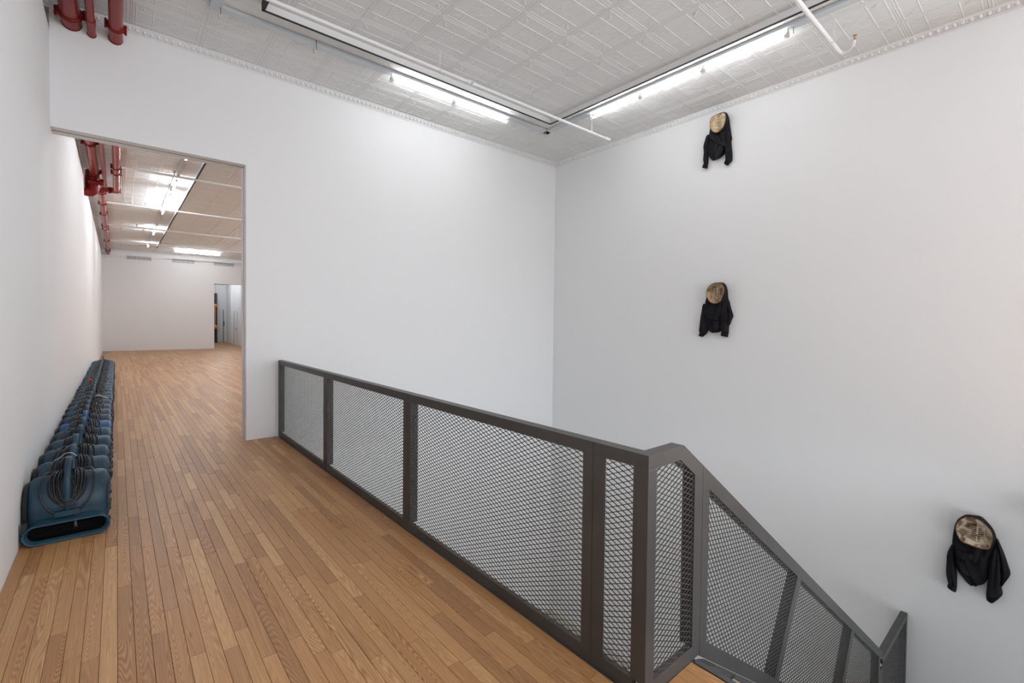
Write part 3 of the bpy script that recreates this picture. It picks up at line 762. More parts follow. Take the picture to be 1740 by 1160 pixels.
def uv_ball(c, r, rz=None, n=10):
    rz = rz or r; vs = []; fs = []
    b = MB()
    for i in range(n + 1):
        a = math.pi * i / n
        for j in range(n): vs.append((c[0] + r * math.sin(a) * math.cos(2 * math.pi * j / n), c[1] + r * math.sin(a) * math.sin(2 * math.pi * j / n), c[2] + rz * math.cos(a)))
    for i in range(n):
        for j in range(n): fs.append((i * n + j, (i + 1) * n + j, (i + 1) * n + (j + 1) % n, i * n + (j + 1) % n))
    b.add(vs, fs, True); return b
uv_ball((5.20, 37.8, 2.56), .13).build('upper_ball', m_or, sc_); uv_ball((5.20, 37.8, 1.10), .12, .15).build('lower_ball', m_or, sc_)
MB().cyl((5.175, 37.8, 1.2), (5.175, 37.8, 2.5), .032, 8).build('rod', m_or, sc_)
MB().cyl((5.20, 37.8, 2.68), (5.20, 37.8, 4.05), .006, 6).build('cord', m_dark, sc_)
tube_light('added unseen lamp on the ceiling of the room beyond the far doorway', (4.5, 33.6, 4.015), (5.3, 33.6, 4.015), m_tubeb, r=.022)  # lamps added out of sight to brighten the room beyond
tube_light('second added unseen lamp deeper in the room beyond the far doorway', (4.3, 36.2, 4.015), (5.3, 36.2, 4.015), m_tubeb, r=.022)
structure(MB().box(3.9, ENDY + .25, 4.05, 6.2, 38.6, 4.10).build('ceiling_beyond', m_wall))
# tubes added out of sight to light the lower level
for k, (x, y) in enumerate(((3.0, -2.5), (5.0, -2.5), (.6, 3.0), (.6, 5.0))):
    tube_light('added unseen fluorescent tube under the upper floor', (x, y, -.377), (x, y + 1.2, -.377), m_tubel, group='added tubes under the upper floor')

# ------------------------------------------------------------ air movers
def mix(a, b_, t): return a + (b_ - a) * t
PROF = [(.115, .020), (.085, .10), (.095, .150), (.088, .20), (.092, .26), (.115, .325), (.155, .375), (.21, .41), (.27, .425), (.335, .415), (.39, .385), (.425, .33), (.44, .26), (.435, .18), (.41, .10), (.36, .035), (.30, .018)]
BX0, BX1 = -.505, -.062
def blower_meshes():
    out = {}
    # housing: scroll profile lofted across x with rounded shoulders
    st_ = [(BX0, .80), (BX0 + .006, .90), (BX0 + .02, .96), (BX0 + .045, 1), (BX1 - .045, 1), (BX1 - .02, .96), (BX1 - .006, .90), (BX1, .80)]
    cy_, cz_ = .265, .21; n = len(PROF)
    vs = []; fs = []
    for x_, s in st_:
        for (y_, z_) in PROF: vs.append((x_, cy_ + (y_ - cy_) * s, max(.016, cz_ + (z_ - cz_) * s)))
    for i in range(len(st_) - 1):
        for j in range(n): fs.append((i * n + j, i * n + (j + 1) % n, (i + 1) * n + (j + 1) % n, (i + 1) * n + j))
    b = MB().add(vs, fs, True); b.add(vs, [tuple(range(n)), tuple(range((len(st_) - 1) * n, len(st_) * n))[::-1]])
    # moulded rectangle on the front right
    out['housing'] = b
    # outlet nozzle: stadium lip, flaring back into the housing
    def stad(x0, x1, z0, z1, y_, m=8):
        r = (z1 - z0) / 2; zc_ = (z0 + z1) / 2; P = []
        for i in range(m + 1):
            a = -math.pi / 2 + math.pi * i / m; P.append((x1 - r + r * math.cos(a), y_, zc_ + r * math.sin(a)))
        for i in range(m + 1):
            a = math.pi / 2 + math.pi * i / m; P.append((x0 + r + r * math.cos(a), y_, zc_ + r * math.sin(a)))
        return P
    rings = [stad(BX0 + .02, BX1 - .015, .012, .165, .15), stad(BX0 + .01, BX1 - .01, .012, .162, .10), stad(BX0 + .003, BX1 - .002, .010, .150, .045), stad(BX0 - .012, BX1 + .012, .004, .144, .012),
             stad(BX0 - .018, BX1 + .018, .001, .146, .0), stad(BX0 - .012, BX1 + .012, .008, .139, -.006), stad(BX0 - .004, BX1 + .004, .014, .134, 0), stad(BX0 + .010, BX1 - .010, .024, .126, .04)]
    vs = sum(rings, []); m = len(rings[0]); fs = []
    for i in range(len(rings) - 1):
        for j in range(m): fs.append((i * m + j, (i + 1) * m + j, (i + 1) * m + (j + 1) % m, i * m + (j + 1) % m))
    out['outlet'] = MB().add(vs, fs, True)
    ins = [stad(BX0 + .010, BX1 - .010, .024, .126, .04), stad(BX0 + .02, BX1 - .02, .032, .120, .078)]
    b = MB().add(sum(ins, []), [(j, m + j, m + (j + 1) % m, (j + 1) % m) for j in range(m)]); b.add(ins[1], [tuple(range(m))])
    for i in range(3): b.box(BX0 + .03, .060, .045 + i * .027, BX1 - .03, .064, .048 + i * .027)
    out['outlet_grille'] = b
    # handle: strap arching over the crest, ending in a T foot
    def strap(pts, w_, t_):
        b = MB(); vs = []; fs = []
        k = len(pts)
        for i, (y_, z_) in enumerate(pts):
            a = Vector(pts[max(0, i - 1)]); c = Vector(pts[min(k - 1, i + 1)]); d = (c - a).normalized(); nn = Vector((-d.y, d.x))
            for sx, sn in ((-1, -1), (-.72, -1.35), (.72, -1.35), (1, -1), (1, 1), (-1, 1)): vs.append((HX + sx * w_ / 2, y_ + nn.x * sn * t_ / 2, z_ + nn.y * sn * t_ / 2))
        for i in range(k - 1):
            for j in range(6): fs.append((i * 6 + j, i * 6 + (j + 1) % 6, (i + 1) * 6 + (j + 1) % 6, (i + 1) * 6 + j))
        b.add(vs, fs, True); b.add(vs, [tuple(range(6)), tuple(range((k - 1) * 6, k * 6))[::-1]]); return b
    HX = -.287
    hp = [(.088, .185), (.078, .24), (.078, .32), (.085, .40), (.105, .465), (.145, .52), (.195, .547), (.245, .548), (.29, .525), (.315, .485), (.33, .41)]
    out['handle'] = strap(hp, .036, .030).box(HX - .068, .046, .166, HX + .068, .095, .204)
    out['handle_web'] = MB().prism([(.155, .37), (.16, .47), (.20, .50), (.25, .50), (.285, .47), (.31, .40)], 'x', HX - .006, HX + .006)
    # intake ring and grille on both sides
    for nm, xs in (('intake_ring', BX0),):
        b = MB()
        for x0_, x1_, r0_, r1_ in ((BX0 + .005, BX0 - .020, .185, .170),):
            N_ = 20
            o1 = [(x0_, .27 + r0_ * math.cos(2 * math.pi * i / N_), .215 + r0_ * math.sin(2 * math.pi * i / N_)) for i in range(N_)]
            o2 = [(x1_, .27 + r1_ * math.cos(2 * math.pi * i / N_), .215 + r1_ * math.sin(2 * math.pi * i / N_)) for i in range(N_)]
            b.add(o1 + o2, [(i, (i + 1) % N_, N_ + (i + 1) % N_, N_ + i) for i in range(N_)], True); b.add(o2, [tuple(range(N_))])
        b.box(BX0 - .018, .015, .10, BX0 + .012, .06, .17)
        out[nm] = b
    b = MB(); N_ = 20
    o1 = [(BX1 - .002, .27 + .165 * math.cos(2 * math.pi * i / N_), .215 + .165 * math.sin(2 * math.pi * i / N_)) for i in range(N_)]
    o2 = [(BX1 + .006, .27 + .155 * math.cos(2 * math.pi * i / N_), .215 + .155 * math.sin(2 * math.pi * i / N_)) for i in range(N_)]
    b.add(o1 + o2, [(i, (i + 1) % N_, N_ + (i + 1) % N_, N_ + i) for i in range(N_)], True); b.add(o2, [tuple(range(N_))])
    for i in range(1, 6): b.box(BX1 + .006, .27 - .15, .215 - .15 + i * .05 - .004, BX1 + .009, .27 + .15, .215 - .15 + i * .05 + .004)
    out['side_grille'] = b
    return out
def surf(s):
    """front/top line of the housing: s=0 low front .. 1 behind the crest -> (y,z,ny,nz)"""
    P = PROF[2:11]; L = [0]
    for a, c in zip(P, P[1:]): L.append(L[-1] + math.hypot(c[0] - a[0], c[1] - a[1]))
    t = max(0, min(1, s)) * L[-1]
    for i in range(len(P) - 1):
        if t <= L[i + 1] or i == len(P) - 2:
            k = (t - L[i]) / (L[i + 1] - L[i]); y_ = mix(P[i][0], P[i + 1][0], k); z_ = mix(P[i][1], P[i + 1][1], k)
            d = Vector((P[i + 1][0] - P[i][0], P[i + 1][1] - P[i][1])).normalized()
            return y_, z_, -d.y, d.x
def cord_mesh(seed):
    r_ = random.Random(seed); b = MB(); HX = -.287
    n = 7 if seed else 8
    for k in range(n):
        xl = -.034 - .0125 * k * r_.uniform(.85, 1.1) - r_.uniform(0, .012)
        xr = .035 + .012 * k * r_.uniform(.85, 1.1) + r_.uniform(0, .01)
        top = r_.uniform(.80, .88); bot = r_.uniform(.17, .25) - .004 * k * r_.random()
        if k == n - 1: bot -= .13; xl -= .02; xr += .02
        pts = []
        M_ = 26
        for i in range(M_):
            a = 2 * math.pi * i / M_
            ca_, sa_ = math.cos(a), math.sin(a)
            sx = math.copysign(abs(ca_) ** .45, ca_); sy = math.copysign(abs(sa_) ** .85, sa_)
            x_ = HX + (xr * sx if sx > 0 else -xl * sx)
            if sa_ < 0: x_ = HX + (x_ - HX) * (1 - .28 * abs(sa_) ** 2)
            s = mix(bot, top, .5 + .5 * sy) + r_.uniform(-.004, .004)
            y_, z_, ny, nz = surf(s)
            off = .009 + .0105 * (k % 2) + (.010 if abs(x_ - HX) < .04 else 0)
            pts.append((x_, y_ + ny * off, z_ + nz * off))
        b.tube(pts, .0062, 5, closed=True)
    # loose tail and plug
    y_, z_, ny, nz = surf(.5)
    tail = []
    for i in range(8):
        t = i / 7; s = mix(.55, .0, t); y_, z_, ny, nz = surf(s)
        tail.append((HX + mix(.02, .058 + r_.uniform(-.01, .01), t) + .012 * math.sin(t * 5), y_ + ny * .026 - (.012 if t > .8 else 0), z_ + nz * .02 - (.03 if t > .9 else 0)))
    b.tube(tail, .0055, 5)
    e = tail[-1]
    plug = MB().tube([(e[0], e[1], e[2] + .005), (e[0], e[1] - .004, e[2] - .018), (e[0] + .002, e[1] - .006, e[2] - .040)], [.008, .015, .014], 8)
    plug.box(e[0] - .008, e[1] - .008, e[2] - .054, e[0] - .004, e[1] - .004, e[2] - .040).box(e[0] + .006, e[1] - .008, e[2] - .054, e[0] + .010, e[1] - .004, e[2] - .040)
    return b, plug
BM = {k: v.mesh(k, {'housing': m_blue, 'outlet': m_blue, 'handle': m_blue, 'handle_web': m_blue, 'side_grille': m_bluef, 'outlet_grille': m_void}.get(k, m_black)) for k, v in blower_meshes().items()}
foot_mesh = MB().tube([(BX1 + .001, 0, 0), (BX1 + .012, 0, 0), (BX1 + .018, 0, 0)], [.021, .019, .012], 10).mesh('side_foot', m_bluef)
CM = []
for s in (0, 1, 2, 3):
    c_, p_ = cord_mesh(s); CM.append((c_.mesh('power_cord', m_cord), p_.mesh('plug', m_cord)))
def rec_n(me):
    bm = bmesh.new(); bm.from_mesh(me); bmesh.ops.recalc_face_normals(bm, faces=bm.faces); bm.to_mesh(me); bm.free()
for me in list(BM.values()) + [foot_mesh] + [q for c in CM for q in c]: rec_n(me)
ordn = ['nearest', 'second', 'third', 'fourth', 'fifth', 'sixth', 'seventh', 'eighth', 'ninth', 'tenth', 'eleventh', 'twelfth', 'thirteenth', 'fourteenth', 'fifteenth', 'sixteenth', 'seventeenth', 'eighteenth', 'nineteenth', 'twentieth',
        'twenty-first', 'twenty-second', 'twenty-third', 'twenty-fourth', 'twenty-fifth', 'twenty-sixth', 'twenty-seventh', 'farthest']
def link(name, me, parent):
    o = bpy.data.objects.new(name, me); scene.collection.objects.link(o); o.parent = parent; return o
NB, PITCH_B, YB0 = 28, .4685, 4.685
for k in range(NB):
    r_ = random.Random(100 + k)
    if k == 0: lab = 'nearest slate blue air mover, its wide oval outlet fully visible on the floor'
    elif k == NB - 1: lab = 'farthest blue air mover at the distant end of the row along the left wall'
    elif k == 5: lab = 'sixth air mover from the near end, a brighter blue than its neighbours'
    else: lab = '%s blue air mover from the near end of the row, cord wrapped on its handle' % ordn[k]
    t = empty('air_mover', (0, YB0 + k * PITCH_B, 0), lab, 'air mover', 'air movers in a row along the left wall')
    dx = r_.uniform(-.007, .007) if k else 0
    t.location.x = dx; t.rotation_euler.z = 0
    for nm, me in BM.items():
        if nm == 'handle_web': pass
        o = link(nm, me, t)
        if k == 5 and nm in ('housing', 'outlet', 'handle', 'handle_web'):
            o.material_slots[0].link = 'OBJECT'; o.material_slots[0].material = m_blue2
    for (fy, fz) in ((.10, .36), (.14, .06), (.40, .36), (.40, .06)):
        o = link('side_foot', foot_mesh, t); o.location = (0, fy, fz)
    c_, p_ = CM[k % 4 if k else 0]
    co = link('power_cord', c_, t); po = link('plug', p_, co)
    if k and k % 3 == 1:
        co.scale.x = 1.0
def on_blower(k, dx, dy, z): return Vector((dx, YB0 + k * PITCH_B + dy, z))
# small loose things lying on the row
def smooth_tie(P):
    out = []
    for i in range(len(P) - 1):
        p0, p1, p2, p3 = (Vector(P[max(0, min(len(P) - 1, j))]) for j in (i - 1, i, i + 1, i + 2))
        for t in (0, .25, .5, .75): out.append(.5 * ((2 * p1) + (-p0 + p2) * t + (2 * p0 - 5 * p1 + 4 * p2 - p3) * t * t + (-p0 + 3 * p1 - 3 * p2 + p3) * t ** 3))
    return out + [Vector(P[-1])]
tag(MB().tube(smooth_tie([(-.39, 5.25, .475), (-.355, 5.22, .50), (-.325, 5.20, .53), (-.287, 5.185, .535), (-.255, 5.20, .50)]), .0028, 5).build('white_tie', m_whitecord), 'thin white tie looped over the handle of the second air mover', 'tie')
tag(MB().tube(smooth_tie([(-.25, 9.02, .50), (-.20, 9.03, .52), (-.15, 9.05, .475), (-.10, 9.08, .455), (-.16, 9.16, .475), (-.23, 9.13, .49)]), .004, 5).build('white_tie', m_whitecord), 'white cord loop lying right of the handles midway along the air movers', 'tie')
tag(uv_ball((-.375, 4.685 + 14 * PITCH_B + .16, .50), .032, .03, 10).build('plug_cap', m_orange), 'small red plug resting on the cords left of the handles, towards the far end', 'plug')
GARMENTS = {'g1':{'shell':[(3.614,4.733),(3.61,4.785),(3.569,4.826),(3.501,4.839),(3.447,4.843),(3.402,4.837),(3.37,4.796),(3.365,4.742),(3.377,4.667),(3.411,4.599),(3.459,4.561),(3.514,4.56),(3.569,4.595),(3.608,4.66)],'upper':[[(3.459,4.883),(3.418,4.87)],[(3.582,4.882),(3.39,4.814)],[(3.642,4.847),(3.373,4.747)],[(3.664,4.768),(3.361,4.655)],[(3.685,4.639),(3.342,4.536)],[(3.707,4.546),(3.33,4.436)],[(3.597,4.442),(3.364,4.376)],[(3.572,4.39),(3.39,4.339)]],'lower':[[(3.676,4.581),(3.38,4.494)],[(3.721,4.485),(3.405,4.395)],[(3.71,4.399),(3.417,4.319)],[(3.701,4.333),(3.438,4.263)],[(3.679,4.264),(3.501,4.217)],[(3.63,4.201),(3.569,4.201)]],'hem':[[(3.489,4.439),(3.368,4.402)],[(3.493,4.411),(3.369,4.359)],[(3.497,4.388),(3.372,4.32)]],'fold':[[(3.489,4.389),(3.416,4.359)],[(3.519,4.308),(3.446,4.262)],[(3.569,4.241),(3.494,4.204)],[(3.573,4.215),(3.512,4.186)]],'sleeve':[[[(3.705,4.626),(3.666,4.596)],[(3.736,4.526),(3.674,4.489)],[(3.761,4.441),(3.686,4.411)],[(3.755,4.348),(3.694,4.331)],[(3.759,4.257),(3.695,4.25)],[(3.753,4.173),(3.694,4.163)]],[[(3.391,4.585),(3.357,4.566)],[(3.406,4.475),(3.342,4.448)],[(3.413,4.344),(3.328,4.321)],[(3.415,4.239),(3.316,4.213)],[(3.413,4.159),(3.318,4.125)],[(3.421,4.117),(3.345,4.093)]]],'cuff':[[[(3.755,4.173),(3.694,4.163)],[(3.767,4.149),(3.7,4.132)],[(3.781,4.12),(3.704,4.089)]],[[(3.424,4.122),(3.345,4.096)],[(3.43,4.097),(3.363,4.075)],[(3.402,4.066),(3.376,4.057)]]]},'g2':{'shell':[(3.617,2.121),(3.612,2.169),(3.57,2.232),(3.508,2.263),(3.439,2.269),(3.378,2.26),(3.347,2.22),(3.333,2.169),(3.341,2.102),(3.365,2.035),(3.389,1.985),(3.449,1.953),(3.502,1.954),(3.556,1.977),(3.597,2.034),(3.613,2.078)],'upper':[[(3.482,2.28),(3.421,2.277)],[(3.588,2.265),(3.377,2.238)],[(3.656,2.179),(3.347,2.156)],[(3.675,2.075),(3.336,2.037)],[(3.7,1.961),(3.307,1.96)],[(3.707,1.855),(3.309,1.85)],[(3.659,1.767),(3.393,1.774)],[(3.645,1.727),(3.479,1.697)]],'lower':[[(3.704,1.856),(3.391,1.852)],[(3.72,1.714),(3.415,1.715)],[(3.719,1.652),(3.424,1.637)],[(3.69,1.59),(3.429,1.568)],[(3.624,1.53),(3.463,1.52)],[(3.57,1.5),(3.498,1.508)]],'hem':[[(3.621,1.79),(3.452,1.765)],[(3.625,1.761),(3.46,1.731)],[(3.629,1.727),(3.468,1.695)]],'fold':[[(3.558,1.714),(3.469,1.688)],[(3.547,1.636),(3.45,1.628)],[(3.528,1.558),(3.466,1.551)]],'sleeve':[[[(3.725,1.963),(3.66,1.943)],[(3.746,1.839),(3.653,1.838)],[(3.767,1.714),(3.656,1.714)],[(3.778,1.589),(3.64,1.609)],[(3.782,1.527),(3.647,1.529)],[(3.767,1.496),(3.678,1.471)]],[[(3.395,2.006),(3.339,1.996)],[(3.418,1.852),(3.323,1.851)],[(3.424,1.68),(3.315,1.681)],[(3.425,1.577),(3.315,1.579)],[(3.423,1.5),(3.318,1.502)]],[[(3.347,2.005),(3.326,1.987)],[(3.323,1.885),(3.285,1.85)],[(3.321,1.774),(3.26,1.766)],[(3.32,1.698),(3.284,1.698)],[(3.32,1.63),(3.311,1.621)]]],'cuff':[[[(3.77,1.498),(3.678,1.474)],[(3.78,1.475),(3.701,1.453)],[(3.788,1.457),(3.728,1.432)]],[[(3.424,1.504),(3.317,1.506)],[(3.427,1.482),(3.322,1.472)],[(3.431,1.465),(3.325,1.441)]]]},'g3':{'shell':[(0.724,-0.558),(0.702,-0.484),(0.663,-0.432),(0.623,-0.413),(0.553,-0.412),(0.507,-0.44),(0.453,-0.497),(0.436,-0.556),(0.442,-0.634),(0.463,-0.701),(0.508,-0.723),(0.562,-0.722),(0.617,-0.715),(0.673,-0.697),(0.71,-0.643)],'upper':[[(0.646,-0.434),(0.594,-0.42)],[(0.709,-0.489),(0.536,-0.42)],[(0.74,-0.561),(0.481,-0.472)],[(0.754,-0.668),(0.44,-0.535)],[(0.761,-0.785),(0.417,-0.624)],[(0.757,-0.886),(0.415,-0.731)],[(0.719,-0.939),(0.45,-0.854)],[(0.674,-0.933),(0.51,-0.9)]],'lower':[[(0.762,-0.851),(0.417,-0.72)],[(0.746,-0.982),(0.436,-0.88)],[(0.711,-1.082),(0.463,-1.012)],[(0.673,-1.129),(0.477,-1.083)],[(0.631,-1.184),(0.499,-1.132)],[(0.607,-1.199),(0.537,-1.163)]],'hem':[[(0.713,-0.833),(0.586,-0.818)],[(0.716,-0.88),(0.581,-0.849)],[(0.711,-0.923),(0.58,-0.884)]],'fold':[[(0.713,-0.941),(0.672,-0.936)],[(0.695,-1.002),(0.638,-1.012)],[(0.661,-1.067),(0.597,-1.084)]],'sleeve':[[[(0.767,-0.807),(0.745,-0.833)],[(0.798,-0.911),(0.743,-0.935)],[(0.803,-1.028),(0.729,-1.032)],[(0.804,-1.144),(0.715,-1.095)],[(0.791,-1.22),(0.711,-1.185)],[(0.782,-1.259),(0.71,-1.253)]],[[(0.44,-0.685),(0.395,-0.7)],[(0.463,-0.869),(0.383,-0.837)],[(0.471,-1.026),(0.374,-0.984)],[(0.479,-1.151),(0.37,-1.102)],[(0.483,-1.229),(0.36,-1.184)],[(0.482,-1.257),(0.379,-1.231)]],[[(0.423,-0.613),(0.408,-0.624)],[(0.402,-0.736),(0.364,-0.743)],[(0.384,-0.88),(0.331,-0.859)],[(0.374,-0.984),(0.31,-0.957)],[(0.372,-1.06),(0.343,-1.047)],[(0.371,-1.102),(0.365,-1.1)]]],'cuff':[[[(0.784,-1.257),(0.71,-1.253)],[(0.787,-1.273),(0.712,-1.288)],[(0.79,-1.286),(0.716,-1.319)]],[[(0.482,-1.253),(0.379,-1.231)],[(0.48,-1.278),(0.401,-1.268)],[(0.478,-1.288),(0.426,-1.304)]]]}}

m_cloth = mat('black_sweatshirt_cloth', (.0135, .0125, .0155), .92, bump=.6, bscale=220, var=.35, vscale=5, spec=.2)
def shell_mat(name, cols, scale):
    m, N, L, b = new_mat(name)
    tc = N.new('ShaderNodeTexCoord')
    n = N.new('ShaderNodeTexNoise'); n.inputs['Scale'].default_value = scale; n.inputs['Detail'].default_value = 7; n.inputs['Roughness'].default_value = .62; n.inputs['Distortion'].default_value = .8
    L.new(tc.outputs['Object'], n.inputs['Vector'])
    r = N.new('ShaderNodeValToRGB'); L.new(n.outputs['Fac'], r.inputs[0])
    e = r.color_ramp.elements; e[0].position = .36; e[0].color = (*cols[0], 1); e[1].position = .62; e[1].color = (*cols[2], 1)
    x_ = e.new(.47); x_.color = (*cols[1], 1)
    L.new(r.outputs[0], b.inputs['Base Color']); b.inputs['Roughness'].default_value = .4
    return m
m_shells = {'g1': shell_mat('cream_shell', [(.12, .06, .02), (.46, .33, .18), (.66, .55, .38)], 16),
            'g2': shell_mat('brown_shell', [(.04, .018, .008), (.20, .12, .055), (.44, .31, .17)], 14),
            'g3': shell_mat('mottled_shell', [(.045, .022, .01), (.20, .125, .065), (.60, .53, .41)], 11)}
m_patch = {'g1': mat('patch_tan', (.30, .20, .11), .5, var=.5, vscale=30), 'g2': mat('patch_dark', (.05, .028, .014), .35, var=.5, vscale=30), 'g3': mat('patch_brown', (.07, .04, .02), .4, var=.6, vscale=30)}
m_rim = mat('shell_rim', (.20, .10, .04), .6, var=.5, vscale=40)
m_ridge = mat('shell_ridge', (.52, .43, .30), .5, var=.4, vscale=30)
GX = W2X - .004
def resample(rows, n):
    P = [(Vector(a), Vector(c)) for a, c in rows]; k = len(P); out = []
    def cr(p0, p1, p2, p3, t): return .5 * ((2 * p1) + (-p0 + p2) * t + (2 * p0 - 5 * p1 + 4 * p2 - p3) * t * t + (-p0 + 3 * p1 - 3 * p2 + p3) * t ** 3)
    for i in range(n):
        u = i / (n - 1) * (k - 1); j = min(int(u), k - 2); t = u - j
        g_ = lambda q, s: P[max(0, min(k - 1, q))][s]
        out.append(tuple(cr(g_(j - 1, s), g_(j, s), g_(j + 1, s), g_(j + 2, s), t) for s in (0, 1)))
    return out
def pillow(rows, base, depth, folds, seed, n=34, m=26, amp=.018, pinch=True):
    """cloth solid between left/right outlines; base: distance off the wall of the hem line"""
    r_ = random.Random(seed); R_ = resample(rows, n); b = MB(); front = []
    ph = [r_.uniform(0, 6.28) for _ in range(6)]; fq = [folds * r_.uniform(.7, 1.3) for _ in range(3)]
    for i, (a, c) in enumerate(R_):
        t = i / (n - 1)
        for j in range(m):
            s = j / (m - 1)
            p = a.lerp(c, s)
            edge = (1 - abs(2 * s - 1) ** 3.2); te = min(1, t / .10, (1 - t) / .07) if pinch else 1
            te = max(0, te) ** .5
            f_ = 0
            for q in range(3):
                f_ += math.sin(fq[q] * 6.28 * (s + .25 * math.sin(2.2 * t + ph[q])) + ph[q + 3]) * (.5, .3, .2)[q]
            f_ = (abs(f_) ** .7) * (1 if f_ > 0 else -1)
            d = base + (depth * edge ** .6 + amp * f_ * edge ** .5 + .4 * amp * math.sin(9 * t + 4 * s + ph[0]) * edge) * te
            front.append((GX - max(.002, d), p.x, p.y))
    fs = [(i * m + j, i * m + j + 1, (i + 1) * m + j + 1, (i + 1) * m + j) for i in range(n - 1) for j in range(m - 1)]
    b.add(front, fs, True)
    k0 = len(b.v)
    # closed back
    back = [(GX - max(.001, base - .012), p[1], p[2]) for p in front]
    b.add(back, [f[::-1] for f in fs], True)
    bd = [j for j in range(m)] + [i * m + m - 1 for i in range(1, n)] + [(n - 1) * m + j for j in range(m - 2, -1, -1)] + [i * m for i in range(n - 2, 0, -1)]
    L_ = len(bd)
    b.f += [(bd[q], bd[(q + 1) % L_], n * m + bd[(q + 1) % L_], n * m + bd[q]) for q in range(L_)]; b.sm += [True] * L_
    return b
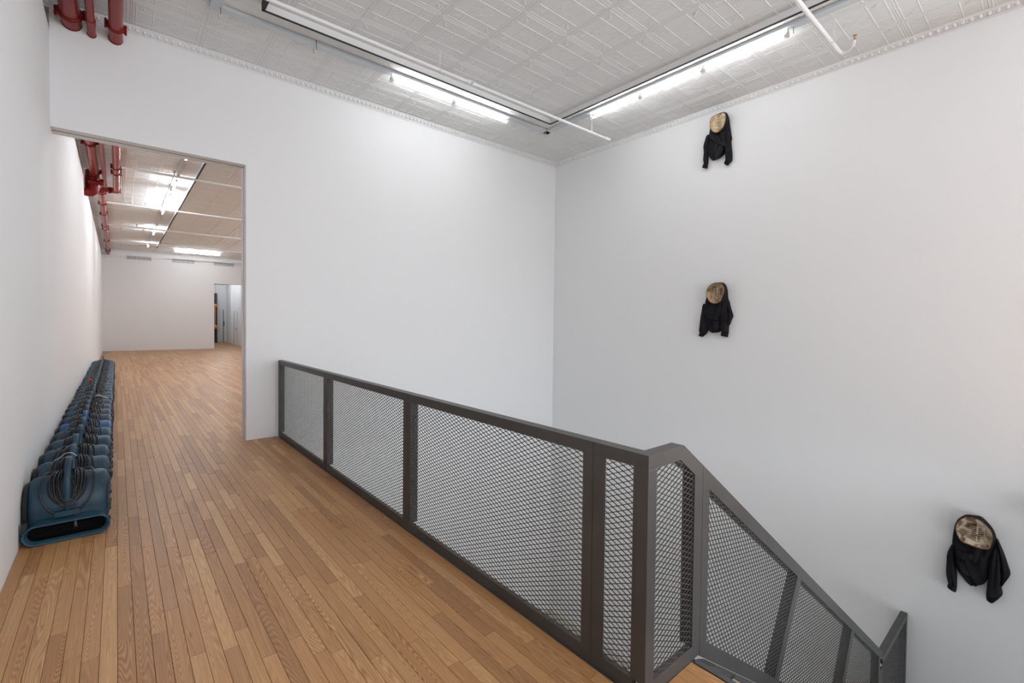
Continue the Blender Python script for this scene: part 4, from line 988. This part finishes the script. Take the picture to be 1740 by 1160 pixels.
def garment(key, label, seed, loc):
    G = GARMENTS[key]; root = empty('hanging_sweatshirt', loc, label, 'artwork', 'shell and sweatshirt pieces on the right wall')
    fix_normals(pillow(G['lower'], .015, .055, 3.0, seed).build('hood', m_cloth, root))
    for q, rows in enumerate(G['sleeve']):
        fix_normals(pillow(rows, .03 if q != 2 else .01, .06, 1.6, seed + 3 + q, 26, 14, .012).build('sleeve', m_cloth, root))
    for q, rows in enumerate(G['cuff']):
        cf = pillow(rows, .035, .045, 6, seed + 7 + q, 8, 20, .006, False)
        fix_normals(cf.build('cuff', m_cloth, root))
    fix_normals(pillow(G['upper'], .03, .058, 3.4, seed + 11, 40, 34, .02).build('torso', m_cloth, root))
    fix_normals(pillow(G['hem'], .085, .04, 7, seed + 13, 8, 30, .006, False).build('hem_band', m_cloth, root))
    fix_normals(pillow(G['fold'], .075, .035, 1.2, seed + 17, 16, 12, .008).build('inner_fold', m_cloth, root))
    # shell: shallow dish, rim towards the room
    S0 = [Vector(p) for p in G['shell']]; k = len(S0); ctr = sum(S0, Vector((0, 0))) / k; S_s = []
    def cr(p0, p1, p2, p3, t): return .5 * ((2 * p1) + (-p0 + p2) * t + (2 * p0 - 5 * p1 + 4 * p2 - p3) * t * t + (-p0 + 3 * p1 - 3 * p2 + p3) * t ** 3)
    for i in range(k):
        for t in (0, .25, .5, .75): S_s.append(cr(S0[i - 1], S0[i], S0[(i + 1) % k], S0[(i + 2) % k], t))
    K = len(S_s); r_ = random.Random(seed); jag = [r_.uniform(-.004, .004) for _ in range(K)]
    def ringpts(sc, off, jg=0): return [(GX - off, ctr.x + (p.x - ctr.x) * (sc + jag[i] * jg), ctr.y + (p.y - ctr.y) * (sc + jag[i] * jg)) for i, p in enumerate(S_s)]
    R1 = [ringpts(1.0, .06), ringpts(1.05, .10, 1), ringpts(1.035, .145, 1), ringpts(.995, .158, 3)]
    collar = MB(); b = MB(); collar.add(sum(R1, []), [(i * K + j, i * K + (j + 1) % K, (i + 1) * K + (j + 1) % K, (i + 1) * K + j) for i in range(3) for j in range(K)], True)
    R1b = [ringpts(1.0, .156, 3), ringpts(.94, .150)]
    b.add(sum(R1b, []), [(j, (j + 1) % K, K + (j + 1) % K, K + j) for j in range(K)], True)
    fix_normals(b.build('shell_rim', m_rim, root))
    fix_normals(collar.build('cloth_collar', m_cloth, root))
    R2 = [ringpts(s, d_) for s, d_ in ((.94, .150), (.80, .138), (.6, .127), (.4, .122), (.2, .120))]
    b = MB(); b.add(sum(R2, []), [(i * K + j, i * K + (j + 1) % K, (i + 1) * K + (j + 1) % K, (i + 1) * K + j) for i in range(4) for j in range(K)], True)
    n0 = len(b.v); b.v.append((GX - .119, ctr.x, ctr.y)); b.f += [(4 * K + j, 4 * K + (j + 1) % K, n0) for j in range(K)]; b.sm += [True] * K
    fix_normals(b.build('turtle_shell', m_shells[key], root))
    # spine and ribs inside the dish
    zs = [p.y for p in S0]; ys = [p.x for p in S0]; H2 = (max(zs) - min(zs)) / 2; W2_ = (max(ys) - min(ys)) / 2
    lean = {'g1': -.35, 'g2': -.1, 'g3': -.1}[key]
    b = MB()
    sp = [(GX - .124 - .010 * (t / 1.0) ** 2, ctr.x - W2_ * .12 + lean * H2 * .25 * t, ctr.y + H2 * .66 * t) for t in [i / 6 - 1 for i in range(13)]]
    b.tube(sp, .006, 6)
    fix_normals(b.build('spine_ridge', m_ridge, root))
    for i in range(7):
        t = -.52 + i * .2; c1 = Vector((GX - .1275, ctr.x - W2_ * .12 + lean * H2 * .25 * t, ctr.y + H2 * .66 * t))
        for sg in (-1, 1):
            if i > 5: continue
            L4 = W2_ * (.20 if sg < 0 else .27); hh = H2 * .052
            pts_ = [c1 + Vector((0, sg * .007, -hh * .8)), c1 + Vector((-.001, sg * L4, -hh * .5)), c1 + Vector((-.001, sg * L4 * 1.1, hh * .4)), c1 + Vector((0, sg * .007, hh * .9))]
            MB().add(pts_ + [p + Vector((.003, 0, 0)) for p in pts_], [(0,1,2,3),(4,5,6,7),(0,1,5,4),(1,2,6,5),(2,3,7,6),(3,0,4,7)]).build('dark_patch', m_patch[key], root)  # flat patches beside the spine, darker than the dish
        t = -.62 + i * .2; c0 = Vector((GX - .127, ctr.x - W2_ * .12 + lean * H2 * .25 * t, ctr.y + H2 * .66 * t))
        for sg in (-1, 1):
            L3 = W2_ * (.30 if sg < 0 else .42)
            fix_normals(MB().tube([c0, c0 + Vector((-.004, sg * L3 * .6, .004)), c0 + Vector((-.006, sg * L3, .010))], [.0045, .0035, .0015], 5).build('rib_ridge', m_ridge, root))
    fix_normals(MB().cyl((GX - .132, ctr.x - W2_ * .1, ctr.y - .02), (GX - .118, ctr.x - W2_ * .1, ctr.y - .02), .007, 8).build('screw_head', m_steel2, root))
garment('g1', 'highest wall piece, cream turtle shell in a black sweatshirt hung just below the cornice', 21, (GX, 3.5, 4.5))
garment('g2', 'middle wall piece, brown turtle shell in a hanging black sweatshirt', 42, (GX, 3.5, 1.9))
garment('g3', 'lowest and rightmost wall piece, mottled turtle shell in a black sweatshirt above the stair railing', 63, (GX, .6, -.9))
